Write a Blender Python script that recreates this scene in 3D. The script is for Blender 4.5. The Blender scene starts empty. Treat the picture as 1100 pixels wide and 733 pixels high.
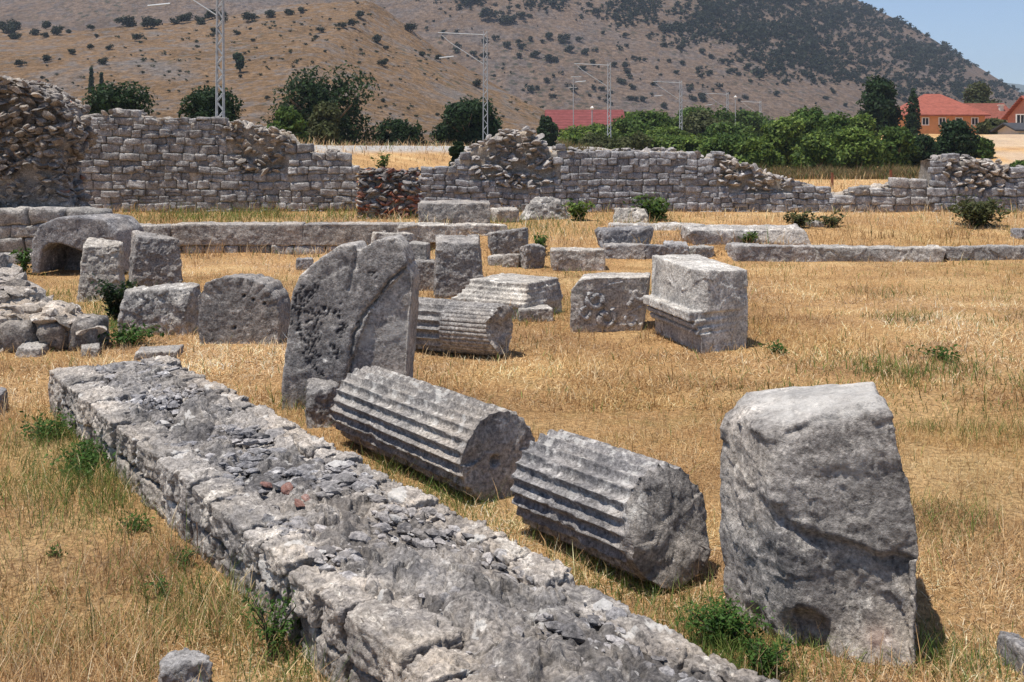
import bpy, bmesh, math, random
import numpy as np
from mathutils import Vector, Matrix

random.seed(7)
RNG = np.random.default_rng(7)
SC = bpy.context.scene
COL = SC.collection
F, EYE, HZ = 1150.0, 2.2, 160.0      # focal length (photo pixels), eye height, horizon row


def gp(x, y, z=0.0):
    Y = F * (EYE - z) / (y - HZ)
    return ((x - 550) / F * Y, Y, z)


def at(x, y, Y):
    return ((x - 550) / F * Y, Y, EYE - (y - HZ) / F * Y)


def ss(a, b, x):
    t = np.clip((np.asarray(x, float) - a) / (b - a), 0, 1)
    return t * t * (3 - 2 * t)


# ------------------------------------------------------------------ noise
def _hash(ix, iy, iz, s):
    h = (ix.astype(np.uint32) * np.uint32(374761393) + iy.astype(np.uint32) * np.uint32(668265263)
         + iz.astype(np.uint32) * np.uint32(2246822519) + np.uint32((s * 3266489917 + 1013904223) & 0xffffffff))
    h ^= h >> np.uint32(15)
    h *= np.uint32(2654435761)
    h ^= h >> np.uint32(13)
    h *= np.uint32(3266489917)
    h ^= h >> np.uint32(16)
    return h.astype(np.float64) / 4294967295.0


def vnoise(P, s=0):
    P = np.asarray(P, float)
    I = np.floor(P).astype(np.int64)
    f = P - I
    u = f * f * f * (f * (f * 6 - 15) + 10)
    r = 0
    for dx in (0, 1):
        wx = u[:, 0] if dx else 1 - u[:, 0]
        for dy in (0, 1):
            wy = u[:, 1] if dy else 1 - u[:, 1]
            for dz in (0, 1):
                wz = u[:, 2] if dz else 1 - u[:, 2]
                r = r + wx * wy * wz * _hash(I[:, 0] + dx, I[:, 1] + dy, I[:, 2] + dz, s)
    return r * 2 - 1


def fbm(P, o=4, s=0, g=.5):
    P = np.asarray(P, float)
    r, a = 0, 1.0
    for k in range(o):
        r = r + a * vnoise(P * (2.03 ** k) + 17.3 * k, s + k)
        a *= g
    return r


def vec3(P, s=0):
    return np.stack([vnoise(P, s), vnoise(P, s + 51), vnoise(P, s + 97)], 1)


def worley(P, s=0):
    """nearest feature: distance F1, F2, vector from it and a random unit vector of its cell"""
    P = np.asarray(P, float)
    I = np.floor(P).astype(np.int64)
    N = len(P)
    b1 = np.full(N, 9.); b2 = np.full(N, 9.)
    D = np.zeros((N, 3)); G = np.zeros((N, 3))
    for dx in (-1, 0, 1):
        for dy in (-1, 0, 1):
            for dz in (-1, 0, 1):
                c = I + np.array([dx, dy, dz])
                q = np.stack([_hash(c[:, 0], c[:, 1], c[:, 2], s + k) for k in (1, 2, 3)], 1)
                d = P - (c + q)
                l = np.sqrt((d * d).sum(1))
                m = l < b1
                b2 = np.where(m, b1, np.minimum(b2, l))
                b1 = np.where(m, l, b1)
                g = np.stack([_hash(c[:, 0], c[:, 1], c[:, 2], s + k) for k in (4, 5, 6)], 1) * 2 - 1
                D[m] = d[m]; G[m] = g[m]
    return b1, b2, D, G


def facet(P, s=0):
    _, _, D, G = worley(P, s)
    return (D * G).sum(1)


# ------------------------------------------------------------------ mesh making
def mesh(name, V, polys, mat=None, smooth=True, attrs=None):
    """polys: list of int arrays (n,k)"""
    me = bpy.data.meshes.new(name)
    V = np.asarray(V, np.float32)
    polys = [np.asarray(p, np.int32) for p in polys if len(p)]
    me.vertices.add(len(V))
    me.vertices.foreach_set('co', V.ravel())
    nl = sum(p.size for p in polys); nf = sum(len(p) for p in polys)
    me.loops.add(nl)
    me.loops.foreach_set('vertex_index', np.concatenate([p.ravel() for p in polys]))
    me.polygons.add(nf)
    tot = np.concatenate([np.full(len(p), p.shape[1], np.int32) for p in polys])
    st = np.concatenate([[0], np.cumsum(tot)[:-1]]).astype(np.int32)
    me.polygons.foreach_set('loop_start', st)
    me.polygons.foreach_set('use_smooth', np.full(nf, bool(smooth)))
    if attrs:
        for k, a in attrs.items():
            a = np.asarray(a, np.float32)
            if a.ndim == 1:
                me.attributes.new(k, 'FLOAT', 'POINT').data.foreach_set('value', a)
            else:
                if a.shape[1] == 3:
                    a = np.concatenate([a, np.ones((len(a), 1), np.float32)], 1)
                me.attributes.new(k, 'FLOAT_COLOR', 'POINT').data.foreach_set('color', a.ravel())
    me.update(calc_edges=True)
    me.validate()
    if mat:
        me.materials.append(mat)
    return me


def link(name, me, loc=(0, 0, 0), parent=None):
    o = bpy.data.objects.new(name, me)
    COL.objects.link(o)
    o.location = loc
    if parent is not None:
        o.parent = parent
    return o


def tag(o, label=None, cat=None, group=None, kind=None):
    if label: o['label'] = label
    if cat: o['category'] = cat
    if group: o['group'] = group
    if kind: o['kind'] = kind
    return o


def thing(name, label, cat, loc, group=None):
    o = bpy.data.objects.new(name, None)
    o.empty_display_size = .2
    COL.objects.link(o)
    o.location = loc
    return tag(o, label, cat, group)


class Acc:
    def __init__(self):
        self.V = []; self.q = []; self.t = []; self.n = 0; self.a = {}

    def add(self, V, quads=None, tris=None, **attrs):
        V = np.asarray(V, float)
        self.V.append(V)
        if quads is not None and len(quads): self.q.append(np.asarray(quads) + self.n)
        if tris is not None and len(tris): self.t.append(np.asarray(tris) + self.n)
        for k in set(self.a) | set(attrs):
            L = self.a.setdefault(k, [np.zeros(self.n)] if self.n else [])
            v = attrs.get(k, 0.0)
            L.append(np.full(len(V), v) if np.isscalar(v) else np.asarray(v))
        self.n += len(V)

    def box(self, x0, x1, y0, y1, z0, z1):
        V = [(x, y, z) for x in (x0, x1) for y in (y0, y1) for z in (z0, z1)]
        self.add(V, [(0, 1, 3, 2), (4, 6, 7, 5), (0, 4, 5, 1), (2, 3, 7, 6), (0, 2, 6, 4), (1, 5, 7, 3)])

    def bar(self, a, b, r):
        V, Q = tube([a, b], [r, r], 4)
        self.add(V, Q)

    def build(self, name, mat, parent=None, off=(0, 0, 0), smooth=True):
        V = np.concatenate(self.V) - np.asarray(off)
        ps = []
        if self.q: ps.append(np.concatenate(self.q))
        if self.t: ps.append(np.concatenate(self.t))
        me = mesh(name, V, ps, mat, smooth, {k: np.concatenate(v) for k, v in self.a.items()})
        return link(name, me, (0, 0, 0) if parent is not None else off, parent)


def tube(pts, radii, n=8):
    pts = [Vector(p) for p in pts]
    V = []
    for i, p in enumerate(pts):
        t = (pts[min(i + 1, len(pts) - 1)] - pts[max(i - 1, 0)]).normalized()
        ref = Vector((0, 0, 1)) if abs(t.z) < .9 else Vector((1, 0, 0))
        u = t.cross(ref).normalized(); v = t.cross(u)
        for k in range(n):
            a = 2 * math.pi * k / n
            V.append(p + (u * math.cos(a) + v * math.sin(a)) * radii[i])
    Q = [(i * n + k, i * n + (k + 1) % n, (i + 1) * n + (k + 1) % n, (i + 1) * n + k)
         for i in range(len(pts) - 1) for k in range(n)]
    return np.array([tuple(v) for v in V]), Q


# ------------------------------------------------------------------ materials
def newmat(name):
    m = bpy.data.materials.new(name)
    m.use_nodes = True
    nt = m.node_tree
    b = nt.nodes['Principled BSDF']
    b.inputs['Roughness'].default_value = .9
    b.inputs['Specular IOR Level'].default_value = .15
    return m, nt, b


class NG:
    def __init__(self, nt): self.nt = nt

    def n(self, t, **kw):
        x = self.nt.nodes.new(t)
        for k, v in kw.items(): setattr(x, k, v)
        return x

    def l(self, a, b): self.nt.links.new(a, b)

    def noise(self, co, scale, detail=6, rough=.6, dist=0, lac=2.0):
        x = self.n('ShaderNodeTexNoise')
        x.inputs['Scale'].default_value = scale; x.inputs['Detail'].default_value = detail
        x.inputs['Roughness'].default_value = rough; x.inputs['Distortion'].default_value = dist
        if co is not None: self.l(co, x.inputs['Vector'])
        return x.outputs['Fac']

    def vor(self, co, scale, feat='F1', rnd=1):
        x = self.n('ShaderNodeTexVoronoi', feature=feat)
        x.inputs['Scale'].default_value = scale; x.inputs['Randomness'].default_value = rnd
        self.l(co, x.inputs['Vector'])
        return x.outputs['Distance']

    def ramp(self, f, stops):
        x = self.n('ShaderNodeValToRGB')
        e = x.color_ramp.elements
        while len(e) < len(stops): e.new(.5)
        for i, (p, c) in enumerate(stops):
            e[i].position = p
            e[i].color = (c, c, c, 1) if np.isscalar(c) else (*c, 1)
        self.l(f, x.inputs[0])
        return x.outputs[0]

    def mix(self, f, a, b, mode='MIX'):
        x = self.n('ShaderNodeMix', data_type='RGBA', blend_type=mode)
        for s, v in ((x.inputs[0], f), (x.inputs[6], a), (x.inputs[7], b)):
            if hasattr(v, 'is_linked'): self.l(v, s)
            elif np.isscalar(v): s.default_value = v
            else: s.default_value = (*v, 1)
        return x.outputs[2]

    def math(self, op, a, b=None):
        x = self.n('ShaderNodeMath', operation=op)
        for s, v in zip(x.inputs, (a, b)):
            if v is None: continue
            if hasattr(v, 'is_linked'): self.l(v, s)
            else: s.default_value = v
        return x.outputs[0]

    def bump(self, h, strength, dist, prev=None):
        x = self.n('ShaderNodeBump')
        x.inputs['Strength'].default_value = strength; x.inputs['Distance'].default_value = dist
        self.l(h, x.inputs['Height'])
        if prev is not None: self.l(prev, x.inputs['Normal'])
        return x.outputs[0]


def stone(name, lo=(.145, .14, .142), hi=(.37, .352, .338), dark=.5, white=.66, scale=1.0, bump=1.0, warm=.5):
    m, nt, b = newmat(name)
    g = NG(nt)
    tc = g.n('ShaderNodeTexCoord').outputs['Object']
    n1 = g.noise(tc, 2.3 * scale, 9, .66, .3)
    c = g.ramp(n1, [(.3, lo), (.7, hi)])
    n5 = g.noise(tc, 1.1 * scale, 5, .55)
    c = g.mix(g.math('MULTIPLY', g.ramp(n5, [(.45, 0), (.68, 1)]), warm * .7), c, (.42, .345, .265))
    # dark lichen blotches
    n2 = g.noise(tc, 5 * scale, 10, .72, .4)
    c = g.mix(g.math('MULTIPLY', g.ramp(n2, [(.50, 0), (.60, 1)]), dark), c, (.075, .075, .085))
    n6 = g.noise(tc, 15 * scale, 10, .72, .1)
    c = g.mix(g.math('MULTIPLY', g.ramp(n6, [(.54, 0), (.63, 1)]), dark), c, (.06, .058, .062))
    n7 = g.noise(tc, 9 * scale, 10, .74, .15)
    c = g.mix(g.math('MULTIPLY', g.ramp(n7, [(.55, 0), (.64, 1)]), .6), c, (.56, .54, .515))
    # pale lichen and bare patches
    n3 = g.noise(tc, 3.6 * scale, 9, .7, .6)
    c = g.mix(g.math('MULTIPLY', g.ramp(n3, [(white - .06, 0), (white + .01, 1)]), .8), c, (.60, .575, .54))
    # grain and small black spots
    n4 = g.noise(tc, 42 * scale, 5, .7)
    c = g.mix(.8, c, g.ramp(n4, [(.32, .18), (.68, .95)]), 'OVERLAY')
    v = g.vor(tc, 26 * scale)
    spot = g.math('MULTIPLY', g.ramp(v, [(.12, 1), (.22, 0)]), g.ramp(g.noise(tc, 4 * scale, 4), [(.5, 0), (.62, 1)]))
    c = g.mix(g.math('MULTIPLY', spot, .7), c, (.04, .04, .045))
    at_ = g.n('ShaderNodeAttribute', attribute_name='tone').outputs['Fac']
    c = g.mix(1.0, c, g.n('ShaderNodeCombineColor').outputs[0], 'MULTIPLY')
    comb = nt.nodes[-1] if False else [x for x in nt.nodes if x.bl_idname == 'ShaderNodeCombineColor'][0]
    one = g.math('ADD', at_, 1.0)
    for k in range(3): g.l(one, comb.inputs[k])
    rnd = g.n('ShaderNodeObjectInfo').outputs['Random']
    c = g.mix(1.0, c, g.ramp(rnd, [(0, (.88, .85, .82)), (.3, (1.12, 1.08, 1.02)), (.55, (.94, .94, .97)), (.8, (1.20, 1.14, 1.06)), (1, (1.02, .97, .91))]), 'MULTIPLY')
    st = g.n('ShaderNodeAttribute', attribute_name='stain').outputs['Fac']
    c = g.mix(st, c, (.04, .038, .042))
    wm = g.n('ShaderNodeAttribute', attribute_name='brick').outputs['Fac']
    c = g.mix(wm, c, (.30, .10, .055))
    pl = g.n('ShaderNodeAttribute', attribute_name='pale').outputs['Fac']
    c = g.mix(pl, c, (.62, .59, .55))
    g.l(c, b.inputs['Base Color'])
    h1 = g.noise(tc, 11 * scale, 12, .70, 0)
    h2 = g.noise(tc, 60 * scale, 6, .7)
    v2 = g.ramp(g.vor(tc, 34 * scale), [(.0, 0), (.3, 1)])
    nb = g.bump(h1, .9 * bump, .038 / scale)
    nb = g.bump(h2, .7 * bump, .010 / scale, nb)
    nb = g.bump(v2, .25 * bump, .01 / scale, nb)
    g.l(nb, b.inputs['Normal'])
    return m


def leafmat(name, trans=.25):
    m, nt, b = newmat(name)
    g = NG(nt)
    a = g.n('ShaderNodeAttribute', attribute_name='Col')
    g.l(a.outputs['Color'], b.inputs['Base Color'])
    b.inputs['Roughness'].default_value = .6
    tr = g.n('ShaderNodeBsdfTranslucent')
    g.l(a.outputs['Color'], tr.inputs['Color'])
    mx = g.n('ShaderNodeMixShader')
    mx.inputs[0].default_value = trans
    g.l(b.outputs[0], mx.inputs[1]); g.l(tr.outputs[0], mx.inputs[2])
    g.l(mx.outputs[0], nt.nodes['Material Output'].inputs['Surface'])
    return m


def plain(name, col, rough=.8, var=.25, scale=3, bump=.0, metal=0):
    m, nt, b = newmat(name)
    g = NG(nt)
    tc = g.n('ShaderNodeTexCoord').outputs['Object']
    n = g.noise(tc, scale, 8, .65)
    c = g.ramp(n, [(.3, tuple(x * (1 - var) for x in col)), (.7, tuple(min(1, x * (1 + var)) for x in col))])
    g.l(c, b.inputs['Base Color'])
    b.inputs['Roughness'].default_value = rough
    b.inputs['Metallic'].default_value = metal
    if bump:
        g.l(g.bump(g.noise(tc, scale * 6, 8, .7), bump, .03), b.inputs['Normal'])
    return m


M_ST = stone('limestone')
M_STD = stone('limestone_dark', (.11, .108, .115), (.31, .297, .288), .6, .68)
M_STP = stone('limestone_pale', (.19, .182, .176), (.43, .41, .385), .45, .6)
M_STL = stone('limestone_light', (.25, .24, .232), (.50, .48, .45), .4, .58)
M_WALL = stone('wall_limestone', (.165, .16, .162), (.37, .36, .352), .45, .67, .9, 1.0, .15)
M_CORE = stone('mortar_core', (.15, .138, .125), (.33, .30, .265), .3, .7, 1.2, 1.0, .9)
M_RUB = stone('rubble_limestone', (.10, .09, .09), (.34, .31, .28), .55, .66, 1.3, 1.0, .7)
M_LEAF = leafmat('leaf', .38)
M_GRASS = leafmat('grass_blade', .3)
M_BARK = plain('bark', (.11, .085, .06), .95, .4, 6, .5)
M_STEEL = plain('galvanised_steel', (.34, .35, .36), .55, .12, 4)
M_RUST = plain('rusty_iron', (.20, .08, .045), .9, .4, 9)


# ------------------------------------------------------------------ terrain
def rail_d(X, Y):
    return (X - (-12.7 + .4087 * (Y - 47.25))) / 1.08


def gz(X, Y, micro=True):
    X = np.asarray(X, float); Y = np.asarray(Y, float)
    L = ss(1.5, -2.5, X)
    st = 21.25 + 1.5 * L
    h1 = .20 + .32 * L
    z = h1 * ss(st - .2, st + .2, Y) + (.52 - h1) * ss(st, 28, Y) - .22 * ss(31, 40, Y)
    d = np.abs(rail_d(X, Y))
    z = z + 2.05 * np.clip((12.5 - d) / 9, 0, 1) * ss(29.5, 38, Y)
    z = z + 3.4 * ss(78, 108, Y) * ss(24, 40, X) * ss(13, 24, rail_d(X, Y))
    if micro:
        P = np.stack([X * .9, Y * .9, X * 0], -1).reshape(-1, 3)
        z = z + (.022 * fbm(P, 3, 5)).reshape(X.shape) + .25 * ss(60, 140, Y) * (fbm(P * .04, 3, 9)).reshape(X.shape)
    return z


def lines(segs):
    out = [segs[0][0]]
    for a, b, s0, s1 in segs:
        x = a
        while x < b - 1e-6:
            t = (x - a) / (b - a)
            x = min(b, x + s0 * (s1 / s0) ** t)
            out.append(x)
    return np.array(out)


def build_ground():
    ys = np.concatenate([lines([(-60, 2, 6, .6)])[:-1], lines([(2, 24.5, .16, .16), (24.5, 60, .5, 1.2), (60, 300, 1.5, 10), (300, 6500, 12, 600)])])
    xp = lines([(0, 9, .16, .16), (9, 24, .35, .5), (24, 90, .7, 3), (90, 5000, 5, 600)])
    xs = np.concatenate([-xp[::-1][:-1], xp])
    X, Y = np.meshgrid(xs, ys)
    Z = gz(X, Y)
    Z = Z - 8 * ss(450, 1200, np.hypot(X, Y))
    V = np.stack([X, Y, Z], -1).reshape(-1, 3)
    nx, ny = len(xs), len(ys)
    i = np.arange(nx * ny).reshape(ny, nx)
    Q = np.stack([i[:-1, :-1], i[:-1, 1:], i[1:, 1:], i[1:, :-1]], -1).reshape(-1, 4)
    m, nt, b = newmat('dry_grass_ground')
    g = NG(nt)
    tc = g.n('ShaderNodeTexCoord').outputs['Object']
    n1 = g.noise(tc, .45, 8, .62, .3)
    c = g.ramp(n1, [(.30, (.31, .18, .085)), (.5, (.44, .265, .12)), (.68, (.54, .37, .185))])
    n2 = g.noise(tc, 1.3, 9, .7)
    c = g.mix(g.ramp(n2, [(.55, 0), (.72, .55)]), c, (.22, .125, .06))
    n3 = g.noise(tc, 26, 6, .75)
    c = g.mix(.95, c, g.ramp(n3, [(.33, .22), (.67, .9)]), 'OVERLAY')
    n4 = g.noise(tc, .16, 5, .6)
    n5 = g.noise(tc, 2.4, 6, .7)
    gr = g.math('MULTIPLY', g.ramp(n4, [(.5, 0), (.66, 1)]), g.ramp(n5, [(.45, 0), (.65, .55)]))
    c = g.mix(gr, c, (.20, .19, .06))
    # railway ballast along the embankment top
    gv = g.n('ShaderNodeAttribute', attribute_name='gravel').outputs['Fac']
    c = g.mix(gv, c, g.ramp(g.noise(tc, 3, 8, .8), [(.3, (.25, .23, .21)), (.7, (.55, .52, .48))]))
    g.l(c, b.inputs['Base Color'])
    nb = g.bump(g.noise(tc, 22, 8, .8), .9, .05)
    nb = g.bump(g.noise(tc, 90, 4, .7), .6, .02, nb)
    g.l(nb, b.inputs['Normal'])
    b.inputs['Specular IOR Level'].default_value = .05
    d = np.abs(rail_d(V[:, 0], V[:, 1]))
    grav = ss(5.4, 4.2, d) * ss(34, 40, V[:, 1])
    bk = V[:, 0] / np.maximum(V[:, 1], 1)
    grav = np.maximum(grav, .4 * ss(.42, .45, bk) * ss(76, 84, V[:, 1]) * ss(125, 100, V[:, 1]) * (fbm(V * .35, 3, 3) > -.1))
    o = link('ground', mesh('ground', V, [Q], m, True, {'gravel': grav}))
    tag(o, 'dry ochre grass ground of the ruin site with railway bank', 'ground', kind='structure')


build_ground()


# ------------------------------------------------------------------ rocks
def hull_bm(bm, pts):
    vs = [bm.verts.new(p) for p in pts]
    r = bmesh.ops.convex_hull(bm, input=vs)
    junk = [e for e in r['geom_interior'] + r['geom_unused'] if isinstance(e, bmesh.types.BMVert)]
    junk = [v for v in set(junk) if v.is_valid]
    if junk: bmesh.ops.delete(bm, geom=junk, context='VERTS')


def remesh(bm, vox, smooth=0):
    bmesh.ops.recalc_face_normals(bm, faces=bm.faces)
    me = bpy.data.meshes.new('tmp'); bm.to_mesh(me); bm.free()
    o = bpy.data.objects.new('tmp', me); COL.objects.link(o)
    md = o.modifiers.new('r', 'REMESH'); md.mode = 'VOXEL'; md.voxel_size = vox
    if smooth:
        s = o.modifiers.new('s', 'SMOOTH'); s.factor = .5; s.iterations = smooth
    dg = bpy.context.evaluated_depsgraph_get()
    e = o.evaluated_get(dg)
    m2 = e.to_mesh()
    n = len(m2.vertices)
    V = np.empty(n * 3, np.float32); m2.vertices.foreach_get('co', V)
    N = np.empty(n * 3, np.float32); m2.vertex_normals.foreach_get('vector', N)
    qs = []; ts = []
    for p in m2.polygons:
        (qs if len(p.vertices) == 4 else ts).append(tuple(p.vertices))
    V = V.reshape(-1, 3).astype(float); N = N.reshape(-1, 3).astype(float)
    e.to_mesh_clear()
    bpy.data.objects.remove(o); bpy.data.meshes.remove(me)
    return V, N, qs, ts


def polydist(P2, line):
    best = np.full(len(P2), 9.)
    for (ax, ay), (bx, by) in zip(line[:-1], line[1:]):
        a = np.array([ax, ay]); d = np.array([bx - ax, by - ay])
        t = np.clip(((P2 - a) @ d) / (d @ d), 0, 1)
        best = np.minimum(best, np.linalg.norm(P2 - a - t[:, None] * d, axis=1))
    return best


def rock(name, hulls, mat, vox=.02, smooth=2, rough=1.0, seed=0, dents=(), parent=None, off=None, post=None, size=None, fac=1.0):
    """hulls: lists of world points, unioned, weathered with layered noise"""
    bm = bmesh.new()
    for h in hulls: hull_bm(bm, h)
    V, N, qs, ts = remesh(bm, vox, smooth)
    s = size or float(np.ptp(V, axis=0).max())
    R = rough * s
    P = V + seed * 13.7
    k = 1.0 / s
    disp = .020 * R * fbm(P * 3.2 * k, 3, seed)
    w = P + .010 * s * vec3(P * 7 * k, seed + 3)
    disp += .030 * R * fac * facet(w * 4.5 * k, seed)
    disp += .016 * R * fac * facet(w * 11 * k, seed + 7)
    disp += .010 * R * fbm(P * 14 * k, 4, seed + 11, .6)
    f1, f2, _, _ = worley(P * 20 * k, seed + 5)
    disp -= .008 * R * np.clip(.35 - f1, 0, 1) / .35 * (vnoise(P * 3 * k, seed + 8) > .1)
    st = np.zeros(len(V))
    for c, r, a in dents:
        d = np.linalg.norm(V - np.array(c), axis=1)
        disp -= a * np.exp(-(d / r) ** 4)
    attrs = {}
    if post is not None:
        disp, attrs = post(V, N, disp)
    V = V + N * disp[:, None]
    if off is None:
        off = (V[:, 0].mean(), V[:, 1].mean(), V[:, 2].min())
    me = mesh(name, V - np.array(off), [qs, ts], mat, True, attrs)
    return link(name, me, (0, 0, 0) if parent is not None else off, parent)


def boxpts(cx, cy, z0, w, d, h, rot=0, jit=.1, rs=None, taper=(1, 1), lean=(0, 0), chamf=.08):
    rs = rs or random
    c, s = math.cos(rot), math.sin(rot)
    out = []
    for zz in (0, 1):
        tw = taper[0] if zz else 1; td = taper[1] if zz else 1
        for sx in (-1, 1):
            for sy in (-1, 1):
                jx, jy, jz = (rs.uniform(-jit, jit) for _ in range(3))
                for ax in range(3):     # three points per corner: knocked-off corners
                    f = [1.0, 1.0, 1.0]; f[ax] = 1 - chamf * rs.uniform(.5, 2.2)
                    x = sx * (.5 + jx * .5) * w * tw * f[0]; y = sy * (.5 + jy * .5) * d * td * f[1]
                    z = (zz * (1 + jz * (.6 if zz else 0)) if zz else 0) * h
                    if zz: z -= (1 - f[2]) * h
                    x += lean[0] * z; y += lean[1] * z
                    out.append((cx + x * c - y * s, cy + x * s + y * c, z0 + z))
    return out


def ground_hit(x, y):
    """first point of the terrain seen at a photo pixel"""
    Yv = np.arange(2.5, 70, .01)
    Xv = (x - 550) / F * Yv
    zr = EYE - (y - HZ) / F * Yv
    k = int(np.argmax(gz(Xv, Yv, False) >= zr))
    return float(Xv[k]), float(Yv[k]), float(zr[k])


def stone_px(name, label, cat, x0, yt, x1, yb, d, rot=0, mat=None, jit=.12, rough=1.0, seed=0, group=None, smooth=2,
             taper=(1, 1), lean=(0, 0), z0=None, chamf=.08, fac=1.0):
    """a weathered block whose front spans the photo columns x0..x1 and the rows yt..yb"""
    rs = random.Random(seed * 31 + 5)
    if z0 is None:
        X, Y, z = ground_hit((x0 + x1) / 2, yb)
    else:
        z = z0; Y = F * (EYE - z) / (yb - HZ); X = ((x0 + x1) / 2 - 550) / F * Y
    w = (x1 - x0) / F * Y; h = (yb - yt) / F * Y
    ct = abs(math.cos(rot)); sn = abs(math.sin(rot))
    ww = max(.3 * w, (w - d * sn) / max(ct, .3)) if rot else w
    Yc = Y + (d * ct + ww * sn) / 2
    X = ((x0 + x1) / 2 - 550) / F * Yc
    pts = boxpts(X, Yc, z - .06, ww, d, h + .06, rot, jit, rs, taper, lean, chamf)
    o = rock(name, [pts], mat or M_ST, max(.012, min(.03, Y / F * .95)), smooth, rough, seed, fac=fac)
    tag(o, label, cat, group)
    return o


# ---- the big upright stone at the right
def upright_stone():
    zs = [-.08, .25, .5, .75, .90]
    Lx = [784, 776, 773, 772, 775]
    Fl = [850, 842, 834, 826, 822]
    Fr = [986, 990, 989, 978, 962]
    rings = []
    for z, a, b_, c in zip(zs, Lx, Fl, Fr):
        t = max(0, z) / 1.08
        yl, yf, yr = 5.18, 4.72 + .10 * t, 4.47 + .2 * t
        rings.append([((a - 550) / F * yl, yl, z), ((b_ - 550) / F * yf, yf, z), ((c - 550) / F * yr, yr, z), ((c - 550) / F * yr + .12 * (1 - t), yr + .45, z),
                      ((c - 550) / F * yr - .12, 5.42 - .1 * t, z), ((a - 550) / F * yl + .14, 5.55 - .12 * t, z)])
    rings.append([at(776, 452, 5.2), at(815, 462, 4.83), at(952, 440, 4.68), at(952, 436, 5.0), at(940, 425, 5.3), at(792, 432, 5.4)])
    rings.append([at(792, 432, 5.2), at(826, 447, 4.9), at(938, 428, 4.74), at(942, 420, 5.0), at(938, 410, 5.25), at(805, 420, 5.35)])
    hulls = [rings[i] + rings[i + 1] for i in range(len(rings) - 1)]

    def post(V, N, disp):
        x, z = V[:, 0], V[:, 2]
        disp = disp * (1 - .35 * ss(.5, .85, N[:, 2])) + .025 * fbm(V * 1.9, 2, 5) * np.clip(-N[:, 1], 0, 1)
        # lower right front broken back under a slanting ledge
        ledge = .47 - .13 * (x - 1.62) + .03 * vnoise(V * 9, 4)
        front = np.clip(-N[:, 1], 0, 1)
        disp = disp - .05 * ss(0, .03, ledge - z) * ss(1.28, 1.4, x) * ss(0, .3, ledge + .05 - z + .2) * front * ss(-.05, .18, z)
        # crack across the top edge
        P2 = np.stack([x, z], 1)
        cr = polydist(P2, [(1.23, .93), (1.30, .96), (1.36, 1.0), (1.44, 1.01)])
        disp = disp - .022 * np.exp(-(cr / .012) ** 2) * front
        cr2 = polydist(P2, [(1.13, .62), (1.2, .55), (1.27, .5), (1.33, .48)])
        disp = disp - .03 * np.exp(-(cr2 / .025) ** 2) * front
        pale = .55 * np.exp(-(np.hypot((x - 1.50) / .07, (z - .80) / .06)) ** 2) + .8 * ss(.92, 1.04, z) * ss(.2, .7, N[:, 2])  # pale spot, plus sunlit top painted lighter on upward faces
        pale = pale * (.5 + .5 * ss(-.2, .4, fbm(V * 14, 3, 3)))
        return disp, {'pale': np.clip(pale, 0, .6), 'tone': .3 * fbm(V * 2.4, 4, 2) + .02, 'brick': .25 * np.exp(-(np.hypot((x - 1.56) / .05, (z - .10) / .05)) ** 2)}
    o = rock('upright_stone', hulls, M_ST, .011, 1, .45, 3, dents=[((1.27, 4.70, .05), .11, .09), ((1.02, 4.95, .92), .05, .05)], post=post)
    tag(o, 'tall rough grey upright stone in front, broken off at its top', 'stone')


upright_stone()


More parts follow.
